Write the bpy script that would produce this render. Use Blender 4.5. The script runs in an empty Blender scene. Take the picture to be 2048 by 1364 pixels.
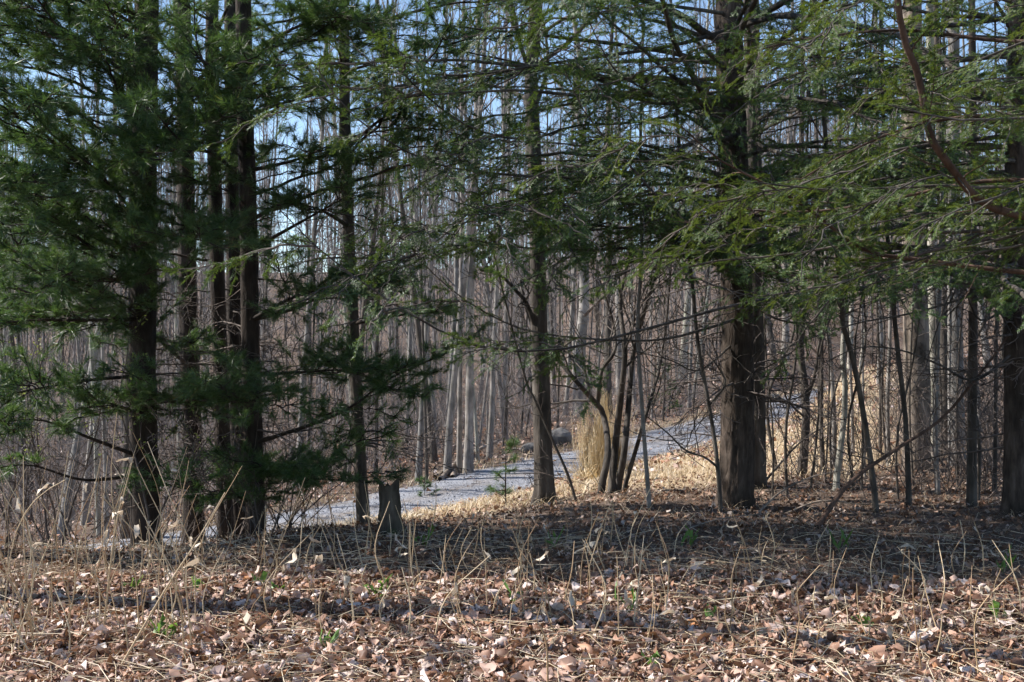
import bpy, math
import numpy as np
from mathutils import Vector
rng = np.random.default_rng(11)
R = math.radians
S = bpy.context.scene
COL = S.collection

# ------------------------------------------------------------------ camera, sky, sun, exposure
CAM_H, FPX = 1.5, 2196.0
cam = bpy.data.cameras.new('camera'); cam_o = bpy.data.objects.new('camera', cam); COL.objects.link(cam_o)
cam.sensor_width = 36.0; cam.lens = 36.0 * FPX / 2048.0
cam.clip_start = 0.05; cam.clip_end = 3000
cam_o.location = (0, 0, CAM_H); cam_o.rotation_euler = (R(90), 0, 0)
S.camera = cam_o
SUN_AZ, SUN_EL = -78.0, 46.0          # degrees from the view direction (negative: to the left), elevation
to_sun = Vector((math.sin(R(SUN_AZ)) * math.cos(R(SUN_EL)), math.cos(R(SUN_AZ)) * math.cos(R(SUN_EL)), math.sin(R(SUN_EL))))
W = bpy.data.worlds.new('World'); S.world = W; W.use_nodes = True
nt = W.node_tree; nt.nodes.clear()
sky = nt.nodes.new('ShaderNodeTexSky'); sky.sky_type = 'NISHITA'; sky.sun_disc = False
sky.sun_elevation = R(SUN_EL); sky.sun_rotation = R(SUN_AZ); sky.altitude = 600
sky.air_density = 1.0; sky.dust_density = 0.3; sky.ozone_density = 2.0
bg = nt.nodes.new('ShaderNodeBackground'); bg.inputs['Strength'].default_value = 0.112
wo = nt.nodes.new('ShaderNodeOutputWorld')
nt.links.new(sky.outputs[0], bg.inputs[0]); nt.links.new(bg.outputs[0], wo.inputs[0])
sl = bpy.data.lights.new('sun', 'SUN'); sl.energy = 5.0; sl.angle = R(0.53); sl.color = (1.0, 0.96, 0.9)
so = bpy.data.objects.new('sun', sl); COL.objects.link(so)
so.rotation_euler = (-to_sun).to_track_quat('-Z', 'Y').to_euler()
S.view_settings.view_transform = 'Standard'; S.view_settings.look = 'None'
S.view_settings.exposure = 0.95; S.view_settings.gamma = 1.0; S.view_settings.use_curve_mapping = False
S.render.engine = 'CYCLES'
S.cycles.max_bounces = 3; S.cycles.diffuse_bounces = 2; S.cycles.glossy_bounces = 1
S.cycles.transmission_bounces = 2; S.cycles.transparent_max_bounces = 4
S.cycles.debug_use_spatial_splits = True; S.cycles.use_denoising = True; S.cycles.use_adaptive_sampling = True; S.cycles.adaptive_threshold = 0.03

# ------------------------------------------------------------------ helpers
def P(px, py, Y):
    return np.array([(px - 1024.0) * Y / FPX, Y, CAM_H - (py - 682.0) * Y / FPX])
def nrm(a):
    return a / np.maximum(np.linalg.norm(a, axis=-1, keepdims=True), 1e-9)
def rand_unit(n, g=None):
    return nrm((g or rng).normal(size=(n, 3)))
def smooth_path(pts, n):
    """Catmull-Rom through pts (any number of columns), n samples evenly along the chord length."""
    pts = np.asarray(pts, float)
    if len(pts) == 2:
        t = np.linspace(0, 1, n)[:, None]; return pts[0] * (1 - t) + pts[1] * t
    q = np.vstack([2 * pts[0] - pts[1], pts, 2 * pts[-1] - pts[-2]])
    d = np.r_[0, np.cumsum(np.linalg.norm(np.diff(pts[:, :3], axis=0), axis=1))]
    s = np.linspace(0, d[-1], n)
    k = np.clip(np.searchsorted(d, s, 'right') - 1, 0, len(pts) - 2)
    t = ((s - d[k]) / np.maximum(d[k + 1] - d[k], 1e-9))[:, None]
    a, b, c, e = q[k], q[k + 1], q[k + 2], q[k + 3]
    return 0.5 * (2 * b + (c - a) * t + (2 * a - 5 * b + 4 * c - e) * t**2 + (3 * b - a - 3 * c + e) * t**3)

class MB:
    """collects tubes, quads and triangles, builds ONE mesh object"""
    def __init__(self): self.v = []; self.q = []; self.t = []; self.n = 0; self.tubes = {}
    def add(self, v, q=None, t=None):
        v = np.asarray(v, float).reshape(-1, 3)
        if q is not None and len(q): self.q.append(np.asarray(q, np.int64).reshape(-1, 4) + self.n)
        if t is not None and len(t): self.t.append(np.asarray(t, np.int64).reshape(-1, 3) + self.n)
        self.v.append(v); self.n += len(v)
    def tube(self, pts, r, sides=5):
        pts = np.asarray(pts, float); r = np.broadcast_to(np.asarray(r, float), (len(pts),))
        self.tubes.setdefault((len(pts), sides), []).append((pts, r))
    def tubes_arr(self, Pn, Rn, sides):
        for p, r in zip(Pn, Rn): self.tubes.setdefault((Pn.shape[1], sides), []).append((p, r))
    def flush(self):
        for (n, s), L in self.tubes.items():
            Pn = np.stack([a for a, _ in L]); Rn = np.stack([b for _, b in L]); T = len(L)
            tg = np.empty_like(Pn); tg[:, 1:-1] = Pn[:, 2:] - Pn[:, :-2]; tg[:, 0] = Pn[:, 1] - Pn[:, 0]; tg[:, -1] = Pn[:, -1] - Pn[:, -2]
            tg = nrm(tg); m = nrm(Pn[:, -1] - Pn[:, 0])
            ref = np.where(np.abs(m[:, 2:3]) > 0.75, np.array([[1.0, 0.13, 0]]), np.array([[0.05, 0.1, 1.0]]))[:, None, :]
            u = nrm(np.cross(tg, np.broadcast_to(ref, tg.shape))); w = np.cross(tg, u)
            a = np.linspace(0, 2 * np.pi, s, endpoint=False)
            V = Pn[:, :, None] + Rn[:, :, None, None] * (np.cos(a)[None, None, :, None] * u[:, :, None] + np.sin(a)[None, None, :, None] * w[:, :, None])
            i = np.arange(n - 1)[:, None]; j = np.arange(s)[None]; j2 = (j + 1) % s
            f = np.stack([i * s + j, i * s + j2, (i + 1) * s + j2, (i + 1) * s + j], -1).reshape(-1, 4)
            F = (f[None] + (np.arange(T) * n * s)[:, None, None]).reshape(-1, 4)
            self.add(V, q=F)
        self.tubes = {}
    def mesh(self, name, mat, smooth=False, origin=(0, 0, 0)):
        self.flush()
        me = bpy.data.meshes.new(name)
        v = (np.concatenate(self.v) if self.v else np.zeros((0, 3))) - np.asarray(origin, float)
        q = np.concatenate(self.q) if self.q else np.zeros((0, 4), np.int64)
        t = np.concatenate(self.t) if self.t else np.zeros((0, 3), np.int64)
        me.vertices.add(len(v)); me.vertices.foreach_set('co', v.astype(np.float32).ravel())
        me.loops.add(q.size + t.size); me.loops.foreach_set('vertex_index', np.r_[q.ravel(), t.ravel()].astype(np.int32))
        me.polygons.add(len(q) + len(t))
        me.polygons.foreach_set('loop_start', np.r_[np.arange(len(q)) * 4, q.size + np.arange(len(t)) * 3].astype(np.int32))
        me.polygons.foreach_set('use_smooth', np.full(len(q) + len(t), smooth))
        me.update(calc_edges=True)
        me.materials.append(mat)
        return me
    def build(self, name, mat, parent=None, smooth=False, origin=(0, 0, 0)):
        o = bpy.data.objects.new(name, self.mesh(name, mat, smooth, origin)); COL.objects.link(o)
        if parent is not None: o.parent = parent
        return o

def tag(o, label=None, cat=None, group=None, kind=None):
    if label: o['label'] = label
    if cat: o['category'] = cat
    if group: o['group'] = group
    if kind: o['kind'] = kind
    return o
def empty(name, loc, label, cat, group=None):
    o = bpy.data.objects.new(name, None); COL.objects.link(o); o.location = tuple(loc)
    return tag(o, label, cat, group)

# ------------------------------------------------------------------ materials
def mat_new(name):
    m = bpy.data.materials.new(name); m.use_nodes = True
    return m, m.node_tree, m.node_tree.nodes['Principled BSDF']
def ramp(nt, stops, src, interp='LINEAR'):
    r = nt.nodes.new('ShaderNodeValToRGB'); r.color_ramp.interpolation = interp
    e = r.color_ramp.elements
    while len(e) < len(stops): e.new(0.5)
    for el, (p, c) in zip(e, stops): el.position = p; el.color = (*c, 1)
    nt.links.new(src, r.inputs[0]); return r.outputs[0]
def noise(nt, scale, detail=4, rough=0.55, stretch=None):
    tc = nt.nodes.new('ShaderNodeTexCoord'); n = nt.nodes.new('ShaderNodeTexNoise')
    n.inputs['Scale'].default_value = scale; n.inputs['Detail'].default_value = detail; n.inputs['Roughness'].default_value = rough
    if stretch:
        mp = nt.nodes.new('ShaderNodeMapping'); mp.inputs['Scale'].default_value = stretch
        nt.links.new(tc.outputs['Object'], mp.inputs[0]); nt.links.new(mp.outputs[0], n.inputs['Vector'])
    else: nt.links.new(tc.outputs['Object'], n.inputs['Vector'])
    return n.outputs['Fac']
def mixc(nt, fac, a, b, mode='MIX'):
    m = nt.nodes.new('ShaderNodeMix'); m.data_type = 'RGBA'; m.blend_type = mode
    if isinstance(fac, float): m.inputs[0].default_value = fac
    else: nt.links.new(fac, m.inputs[0])
    for s, x in ((6, a), (7, b)):
        if isinstance(x, tuple): m.inputs[s].default_value = (*x, 1)
        else: nt.links.new(x, m.inputs[s])
    return m.outputs[2]
def bump(nt, b, h, strength, dist):
    bm = nt.nodes.new('ShaderNodeBump'); bm.inputs['Strength'].default_value = strength; bm.inputs['Distance'].default_value = dist
    nt.links.new(h, bm.inputs['Height']); nt.links.new(bm.outputs[0], b.inputs['Normal'])
def island(nt): return nt.nodes.new('ShaderNodeNewGeometry').outputs['Random Per Island']
def objrand(nt): return nt.nodes.new('ShaderNodeObjectInfo').outputs['Random']

def bark(name, stops, scale=14, rough=0.9, bstr=0.7, vary=True, moss=None):
    m, nt, b = mat_new(name)
    n = noise(nt, scale, 6, 0.65, (1, 1, 0.22)); c = ramp(nt, stops, n)
    n2 = noise(nt, 2.3, 3, 0.6)
    c = mixc(nt, ramp(nt, [(0.45, (0, 0, 0)), (0.62, (1, 1, 1))], n2), c, mixc(nt, 1.0, c, (0.5, 0.51, 0.5), 'MULTIPLY'))
    if moss:
        n3 = noise(nt, 4.1, 4, 0.6); c = mixc(nt, ramp(nt, [(0.55, (0, 0, 0)), (0.68, (1, 1, 1))], n3), c, moss)
    if vary: c = mixc(nt, objrand(nt), c, mixc(nt, 1.0, c, (1.35, 1.3, 1.25), 'MULTIPLY'))
    nt.links.new(c, b.inputs['Base Color']); b.inputs['Roughness'].default_value = rough
    b.inputs['Specular IOR Level'].default_value = 0.25
    bump(nt, b, n, bstr, 0.035)
    return m
def leafy(name, stops, rough=0.45, trans=0.3, tcol=(0.2, 0.3, 0.05), spec=0.5, src='island'):
    m, nt, b = mat_new(name)
    c = ramp(nt, stops, island(nt) if src == 'island' else objrand(nt))
    nt.links.new(c, b.inputs['Base Color']); b.inputs['Roughness'].default_value = rough; b.inputs['Specular IOR Level'].default_value = spec
    if trans:
        t = nt.nodes.new('ShaderNodeBsdfTranslucent'); nt.links.new(mixc(nt, 0.6, c, tcol), t.inputs[0])
        mx = nt.nodes.new('ShaderNodeMixShader'); mx.inputs[0].default_value = trans
        out = [n for n in nt.nodes if n.type == 'OUTPUT_MATERIAL'][0]
        nt.links.new(b.outputs[0], mx.inputs[1]); nt.links.new(t.outputs[0], mx.inputs[2]); nt.links.new(mx.outputs[0], out.inputs[0])
    return m
M = {}
M['pine_bark'] = bark('pine_bark', [(0.25, (0.012, 0.009, 0.007)), (0.55, (0.05, 0.038, 0.031)), (0.85, (0.11, 0.092, 0.082))])
M['hemlock_bark'] = bark('hemlock_bark', [(0.25, (0.013, 0.01, 0.008)), (0.52, (0.066, 0.05, 0.04)), (0.85, (0.16, 0.13, 0.11))], 18)
M['rough_bark'] = bark('rough_bark', [(0.25, (0.05, 0.04, 0.033)), (0.5, (0.17, 0.14, 0.115)), (0.85, (0.33, 0.285, 0.245))], 16)
M['stump_bark'] = bark('stump_bark', [(0.25, (0.03, 0.024, 0.018)), (0.55, (0.1, 0.082, 0.062)), (0.85, (0.19, 0.165, 0.13))], 16, moss=(0.07, 0.1, 0.035))
M['grey_bark'] = bark('grey_bark', [(0.25, (0.09, 0.082, 0.075)), (0.55, (0.25, 0.232, 0.215)), (0.85, (0.42, 0.4, 0.38))], 9)
M['pale_bark'] = bark('pale_bark', [(0.25, (0.2, 0.185, 0.15)), (0.55, (0.36, 0.34, 0.29)), (0.85, (0.5, 0.48, 0.43))], 8, moss=(0.16, 0.19, 0.12))
M['dark_bark'] = bark('dark_bark', [(0.25, (0.025, 0.021, 0.018)), (0.55, (0.09, 0.077, 0.066)), (0.85, (0.2, 0.18, 0.16))], 12)
M['twig'] = bark('twig', [(0.3, (0.06, 0.048, 0.042)), (0.7, (0.17, 0.14, 0.125))], 20, bstr=0.2)
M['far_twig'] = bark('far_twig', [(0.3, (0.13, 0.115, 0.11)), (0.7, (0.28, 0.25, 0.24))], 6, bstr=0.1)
M['red_branch'] = bark('red_branch', [(0.3, (0.045, 0.028, 0.021)), (0.7, (0.125, 0.08, 0.06))], 22, bstr=0.5)
M['dead_wood'] = bark('dead_wood', [(0.3, (0.13, 0.1, 0.08)), (0.7, (0.36, 0.3, 0.25))], 18)
M['pine_needles'] = leafy('pine_needles', [(0, (0.028, 0.06, 0.022)), (0.5, (0.05, 0.1, 0.034)), (0.85, (0.085, 0.145, 0.048)), (0.97, (0.13, 0.16, 0.065)), (1, (0.2, 0.1, 0.035))], 0.4, 0.35, (0.15, 0.26, 0.04))
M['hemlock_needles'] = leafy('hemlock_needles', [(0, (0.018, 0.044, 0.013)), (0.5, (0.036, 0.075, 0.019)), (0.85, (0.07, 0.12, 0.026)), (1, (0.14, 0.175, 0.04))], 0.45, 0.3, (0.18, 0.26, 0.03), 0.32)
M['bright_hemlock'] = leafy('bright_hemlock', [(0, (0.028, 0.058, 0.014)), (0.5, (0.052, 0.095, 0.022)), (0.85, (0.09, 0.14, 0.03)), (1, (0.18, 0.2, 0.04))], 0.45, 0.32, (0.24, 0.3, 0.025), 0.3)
M['fallen_leaf'] = leafy('fallen_leaf', [(0, (0.1, 0.052, 0.034)), (0.28, (0.25, 0.132, 0.084)), (0.54, (0.43, 0.255, 0.18)), (0.74, (0.56, 0.41, 0.345)), (0.9, (0.66, 0.56, 0.52)), (0.95, (0.42, 0.19, 0.08)), (1, (0.22, 0.17, 0.15))], 0.6, 0.12, (0.5, 0.25, 0.1), 0.35)
M['fallen_leaf_single'] = leafy('fallen_leaf_single', [(0, (0.17, 0.1, 0.068)), (0.25, (0.29, 0.17, 0.12)), (0.5, (0.4, 0.29, 0.23)), (0.72, (0.5, 0.4, 0.34)), (0.85, (0.64, 0.57, 0.53)), (0.93, (0.42, 0.2, 0.08)), (1, (0.3, 0.23, 0.2))], 0.6, 0.12, (0.5, 0.25, 0.1), 0.35, 'object')
M['needle_litter'] = leafy('needle_litter', [(0, (0.08, 0.042, 0.026)), (0.4, (0.2, 0.105, 0.062)), (0.7, (0.32, 0.19, 0.125)), (0.9, (0.42, 0.31, 0.25)), (1, (0.5, 0.42, 0.37))], 0.65, 0.1, (0.4, 0.18, 0.07), 0.3)
M['straw'] = leafy('straw', [(0, (0.38, 0.27, 0.16)), (0.5, (0.56, 0.44, 0.29)), (1, (0.7, 0.6, 0.45))], 0.6, 0.15, (0.6, 0.45, 0.2), 0.3)
M['stalk'] = leafy('stalk', [(0, (0.34, 0.21, 0.11)), (0.5, (0.47, 0.325, 0.18)), (1, (0.6, 0.47, 0.3))], 0.55, 0.0, src='object')
M['husk'] = leafy('husk', [(0, (0.5, 0.4, 0.28)), (1, (0.68, 0.6, 0.5))], 0.55, 0.25, (0.6, 0.45, 0.3), 0.3)
M['plume_grass'] = leafy('plume_grass', [(0, (0.36, 0.25, 0.13)), (0.5, (0.58, 0.45, 0.27)), (1, (0.72, 0.61, 0.42))], 0.6, 0.2, (0.6, 0.42, 0.15), 0.3)
M['green_blade'] = leafy('green_blade', [(0, (0.07, 0.14, 0.03)), (0.6, (0.12, 0.22, 0.05)), (1, (0.24, 0.3, 0.1))], 0.45, 0.35, (0.25, 0.4, 0.05))
M['bud'] = leafy('bud', [(0, (0.16, 0.22, 0.05)), (1, (0.32, 0.36, 0.1))], 0.5, 0.35, (0.4, 0.45, 0.08))

def ground_mat():
    m, nt, b = mat_new('ground')
    n = noise(nt, 7.0, 8, 0.7); n2 = noise(nt, 0.5, 4, 0.6); n3 = noise(nt, 38, 4, 0.7)
    a = ramp(nt, [(0.3, (0.05, 0.035, 0.027)), (0.5, (0.14, 0.102, 0.08)), (0.62, (0.21, 0.165, 0.138)), (0.75, (0.32, 0.275, 0.25))], n)
    a2 = ramp(nt, [(0.3, (0.045, 0.03, 0.022)), (0.55, (0.15, 0.1, 0.07)), (0.75, (0.25, 0.19, 0.15))], n3)
    c = mixc(nt, ramp(nt, [(0.42, (0, 0, 0)), (0.6, (1, 1, 1))], n2), a, a2)
    at = nt.nodes.new('ShaderNodeAttribute'); at.attribute_name = 'thatch'
    th = ramp(nt, [(0.3, (0.2, 0.13, 0.075)), (0.5, (0.42, 0.31, 0.19)), (0.7, (0.58, 0.47, 0.32))], n3)
    c = mixc(nt, at.outputs['Fac'], c, th)
    nt.links.new(c, b.inputs['Base Color']); b.inputs['Roughness'].default_value = 0.95; b.inputs['Specular IOR Level'].default_value = 0.15
    bump(nt, b, n3, 1.0, 0.03)
    return m
M['ground'] = ground_mat()
def road_mat():
    m, nt, b = mat_new('road')
    v = nt.nodes.new('ShaderNodeTexVoronoi'); v.inputs['Scale'].default_value = 42
    tc = nt.nodes.new('ShaderNodeTexCoord'); nt.links.new(tc.outputs['Object'], v.inputs['Vector'])
    n = noise(nt, 1.3, 5, 0.65)
    g = ramp(nt, [(0, (0.12, 0.122, 0.135)), (0.45, (0.22, 0.223, 0.246)), (1, (0.36, 0.363, 0.39))], v.outputs['Color'])
    c = mixc(nt, ramp(nt, [(0.5, (0, 0, 0)), (0.72, (0.7, 0.7, 0.7))], n), g, (0.2, 0.175, 0.15))
    at = nt.nodes.new('ShaderNodeAttribute'); at.attribute_name = 'wear'; mm = nt.nodes.new('ShaderNodeMath'); mm.operation = 'MULTIPLY'
    nt.links.new(at.outputs['Fac'], mm.inputs[0]); nt.links.new(ramp(nt, [(0.35, (0.2, 0.2, 0.2)), (0.6, (1, 1, 1))], noise(nt, 2.6, 4, 0.7)), mm.inputs[1])
    c = mixc(nt, mm.outputs[0], c, (0.2, 0.155, 0.115))
    nt.links.new(c, b.inputs['Base Color']); b.inputs['Roughness'].default_value = 0.9
    bump(nt, b, v.outputs['Distance'], 0.9, 0.03)
    return m
M['road'] = road_mat()
M['gravel'] = leafy('gravel', [(0, (0.1, 0.1, 0.11)), (0.5, (0.18, 0.18, 0.195)), (1, (0.3, 0.3, 0.315))], 0.85, 0, spec=0.3)
M['rock'] = bark('rock', [(0.3, (0.05, 0.048, 0.046)), (0.7, (0.2, 0.19, 0.18))], 5)

# ------------------------------------------------------------------ terrain
CP = [(300, 1105, 8.0), (0, 1120, 7.6), (-300, 1120, 7.6), (292, 1112, 9.6), (500, 1082, 9.4), (700, 1066, 9.0), (850, 1050, 9.6),
      (1000, 1040, 9.8), (1090, 1008, 11.5), (1210, 987, 12.4), (1480, 1010, 10.5), (1600, 950, 13), (1680, 985, 11.6), (1835, 945, 13.6),
      (2040, 1010, 10.3), (2000, 840, 17), (2400, 830, 16), (1555, 842, 27.5), (1690, 752, 29), (1760, 768, 24), (1850, 790, 20), (2000, 730, 27),
      (850, 957, 22), (700, 990, 21), (1100, 892, 27), (1350, 842, 32), (1600, 742, 46), (1600, 640, 65), (1600, 560, 100),
      (1100, 780, 45), (1100, 700, 70), (1100, 620, 110), (700, 880, 35), (700, 760, 60), (700, 640, 110), (200, 1066, 20), (200, 980, 30), (200, 850, 50),
      (200, 720, 90), (200, 600, 140), (2000, 690, 38), (2000, 640, 60), (2000, 550, 100), (200, 545, 200), (700, 545, 200), (1100, 520, 200), (1600, 450, 200),
      (2200, 420, 200), (-300, 560, 200), (-300, 900, 40), (-300, 740, 90), (2400, 700, 50), (2600, 560, 100)]
ROADP = np.array([P(-500, 1190, 11.6), P(-150, 1150, 13.4), (-5.7, 15.2, -1.5), P(700, 1029, 18.5), P(1100, 935, 23), P(1350, 875, 27), P(1540, 822, 32.5), P(1650, 790, 40), P(1760, 765, 49), P(1900, 745, 60)])
cps = [tuple(P(*c)) for c in CP]
cps += [(x, y, 0.0) for x in (-7, -3, 0, 3, 7) for y in (-6, 0, 4.5, 6.5)]
cps += [tuple(p) for p in ROADP[1:]]
cps += [(x, 420, 22.0) for x in (-300, -120, 60, 250)] + [(-260, 100, 4), (-200, 0, 0), (200, 0, 6), (260, 120, 18), (0, -60, 0), (-120, -60, 0), (120, -60, 2), (-60, 20, -2.5), (60, 20, 1.5)]
cps = np.array(cps)
def warp(x, y):          # compress far distances so that the spline stays calm
    d = np.sqrt(x * x + y * y) + 1e-6; s = np.log1p(d / 6.0) * 6.0 / d
    return np.stack([x * s, y * s], -1)
def tps_k(a, b):
    r2 = ((a[:, None] - b[None])**2).sum(-1); return 0.5 * r2 * np.log(r2 + 1e-9)
_c = warp(cps[:, 0], cps[:, 1]); _n = len(_c)
_A = np.zeros((_n + 3, _n + 3)); _A[:_n, :_n] = tps_k(_c, _c) + np.eye(_n) * 0.001
_Q = np.c_[np.ones(_n), _c]; _A[:_n, _n:] = _Q; _A[_n:, :_n] = _Q.T
_w = np.linalg.solve(_A, np.r_[cps[:, 2], 0, 0, 0])
_rp = smooth_path(ROADP, 400)
def road_dist(x, y):
    p = np.stack([x, y], -1).reshape(-1, 2); out = np.full(len(p), 99.0); idx = np.zeros(len(p), int)
    near = np.where((p[:, 1] > 5) & (p[:, 1] < 65) & (np.abs(p[:, 0]) < 40))[0]
    for k in np.array_split(near, max(1, len(near) // 4000 + 1)):
        if len(k) == 0: continue
        d = np.linalg.norm(p[k][:, None] - _rp[None, :, :2], axis=2); idx[k] = d.argmin(1); out[k] = d.min(1)
    return out, idx
def hz(x, y, small=True, carve=True):
    x = np.asarray(x, float); y = np.asarray(y, float); sh = x.shape; x = x.ravel(); y = y.ravel()
    z = np.empty(len(x))
    for k in np.array_split(np.arange(len(x)), len(x) // 8000 + 1):
        q = warp(x[k], y[k]); z[k] = tps_k(q, _c) @ _w[:_n] + _w[_n] + q @ _w[_n + 1:]
    if carve:
        d, i = road_dist(x, y); f = np.clip((3.0 - d) / 1.5, 0, 1); f = f * f * (3 - 2 * f)
        z = z * (1 - f) + (_rp[i, 2] - 0.05) * f
    if small:
        z = z + 0.018 * np.sin(x * 5.1 + 1.3 * np.sin(y * 3.3)) * np.sin(y * 4.3 + 1.7 * np.sin(x * 2.1)) + 0.03 * np.sin(x * 1.7 + 2 * np.sin(y * 0.9)) * np.sin(y * 1.9 + x * 0.4)
    return z.reshape(sh)
def h1(x, y): return float(hz(np.array([x]), np.array([y]))[0])
def ray_ground(px, py, y0=5.0, y1=160.0):
    Y = np.geomspace(y0, y1, 600); X = (px - 1024) * Y / FPX; Z = CAM_H - (py - 682) * Y / FPX
    g = hz(X, Y); k = np.where(Z <= g)[0]
    k = k[0] if len(k) else len(Y) - 1
    return np.array([X[k], Y[k], g[k]])

u = np.linspace(-1, 1, 230); v = np.linspace(-0.42, 1, 250)
gx = np.sinh(u * 5.2) / np.sinh(5.2) * 420; gy = np.sinh(v * 4.6) / np.sinh(4.6) * 560 + 6
GX, GY = np.meshgrid(gx, gy, indexing='ij')
gb = MB(); ii = np.arange(229)[:, None] * 250 + np.arange(249)[None]
gb.add(np.stack([GX, GY, hz(GX, GY)], -1), q=np.stack([ii, ii + 250, ii + 251, ii + 1], -1))
CRX, CRY = [-6, -1.5, 0.4, 1.2, 3, 6, 12, 18], [12, 10.6, 11.2, 12.6, 12.2, 14.5, 18, 24]      # where the grassy bank begins
ground = gb.build('ground', M['ground'], smooth=True)
xg, yg = GX.ravel(), GY.ravel(); cg = np.interp(xg, CRX, CRY) + 0.35 * np.sin(xg * 2.3) + 0.2 * np.sin(xg * 5.7 + 1); yrg = np.interp(xg, _rp[:, 0], _rp[:, 1])
th = np.clip((yg - cg) / 0.9, 0, 1) * np.clip((yrg + 1.0 - yg) / 1.0, 0, 1) * np.clip((xg + 6) / 2, 0, 1) * np.clip((0.36 - xg / np.maximum(yg, 1)) / 0.05, 0, 1)
at = ground.data.attributes.new('thatch', 'FLOAT', 'POINT'); at.data.foreach_set('value', th.astype(np.float32)); tag(ground, 'leaf covered forest floor', kind='structure')

# gravel road
rp = smooth_path(ROADP, 160); tg = nrm(np.gradient(rp[:, :2], axis=0)); nn = np.stack([-tg[:, 1], tg[:, 0]], -1)
K = np.linspace(-1, 1, 13); rw = 1.25 + 0.08 * np.sin(np.arange(160) * 0.9) + 0.07 * rng.normal(size=160)
V = np.empty((160, 13, 3)); V[:, :, :2] = rp[:, None, :2] + nn[:, None] * (K[None] * rw[:, None])[..., None]
V[:, :, 2] = rp[:, None, 2] + 0.035 - 0.06 * np.abs(K)[None]**3 - 0.02 * np.exp(-((np.abs(K) - 0.5) / 0.2)**2)[None] + 0.006 * rng.normal(size=(160, 13))
rb = MB(); ii = np.arange(159)[:, None] * 13 + np.arange(12)[None]
rb.add(V, q=np.stack([ii, ii + 13, ii + 14, ii + 1], -1)[..., ::-1])
road = rb.build('road', M['road'], smooth=True); wr = np.broadcast_to(np.clip(np.exp(-(K / 0.18)**2) * 0.8 + np.clip((np.abs(K) - 0.72) / 0.2, 0, 1), 0, 1), (160, 13)); road.data.attributes.new('wear', 'FLOAT', 'POINT').data.foreach_set('value', wr.astype(np.float32).ravel()); tag(road, 'pale gravel track climbing through the woods', kind='structure')
n = 9000; t = rng.uniform(0.05, 0.95, n) * 159; k = t.astype(int); fr = (t - k)[:, None]
c = rp[k] * (1 - fr) + rp[k + 1] * fr; off = np.clip(rng.normal(0, 0.62, n), -1.15, 1.15) * rw[k]
pos = c.copy(); pos[:, :2] += nn[k] * off[:, None]; pos[:, 2] = np.where(np.abs(off) < 1.45, c[:, 2] + 0.03 - 0.05 * np.abs(off / 1.5)**3, hz(pos[:, 0], pos[:, 1]))
sz = rng.uniform(0.008, 0.024, n)[:, None, None]
shape = np.array([[1, 0, 0], [0, 1, 0], [-1, 0, 0], [0, -1, 0], [0.1, 0.1, 0.9]])[None] * (1 + 0.3 * rng.normal(size=(n, 5, 1)))
gm = MB(); gm.add(pos[:, None] + shape * sz, t=(np.array([[0, 1, 4], [1, 2, 4], [2, 3, 4], [3, 0, 4]])[None] + (np.arange(n) * 5)[:, None, None]))
tag(gm.build('gravel', M['gravel'], road), kind='stuff')

# ------------------------------------------------------------------ trees: building blocks
def ridged_trunk(mb, path, radii, sides=36, depth=0.08, flare=0.0, freq=9, seed=0):
    """trunk with furrowed plates of bark as relief"""
    g = np.random.default_rng(seed); n, s = len(path), sides
    tg = nrm(np.gradient(path, axis=0)); uu = nrm(np.cross(tg, np.array([[1.0, 0.1, 0.0]]))); ww = np.cross(tg, uu)
    a = np.linspace(0, 2 * np.pi, s, endpoint=False)[None]
    L = np.r_[0, np.cumsum(np.linalg.norm(np.diff(path, axis=0), axis=1))][:, None]
    ph = g.uniform(0, 6.28, 6)
    wa = a + 0.16 * np.sin(L * 7 + ph[0] + 3 * a) + 0.1 * np.sin(L * 13 + ph[1])
    rid = np.abs(np.sin(wa * freq + ph[2] + 0.8 * np.sin(L * 5 + ph[3]))) * 0.7 + 0.3 * np.abs(np.sin(wa * freq * 2.3 + L * 9 + ph[4]))
    rr = radii[:, None] * (1 + depth * (rid - 0.6) * 2 + 0.02 * g.normal(size=(n, s)))
    if flare:
        lob = 0.6 + 0.4 * np.sin(a * 5 + ph[5]) * np.sin(a * 2 + ph[0])
        rr = rr * (1 + flare * np.exp(-L / 0.16) * lob)
    V = path[:, None] + rr[..., None] * (np.cos(a)[..., None] * uu[:, None] + np.sin(a)[..., None] * ww[:, None])
    i = np.arange(n - 1)[:, None]; j = np.arange(s)[None]; j2 = (j + 1) % s
    mb.add(V, q=np.stack([i * s + j, i * s + j2, (i + 1) * s + j2, (i + 1) * s + j], -1))
    return rr

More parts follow.
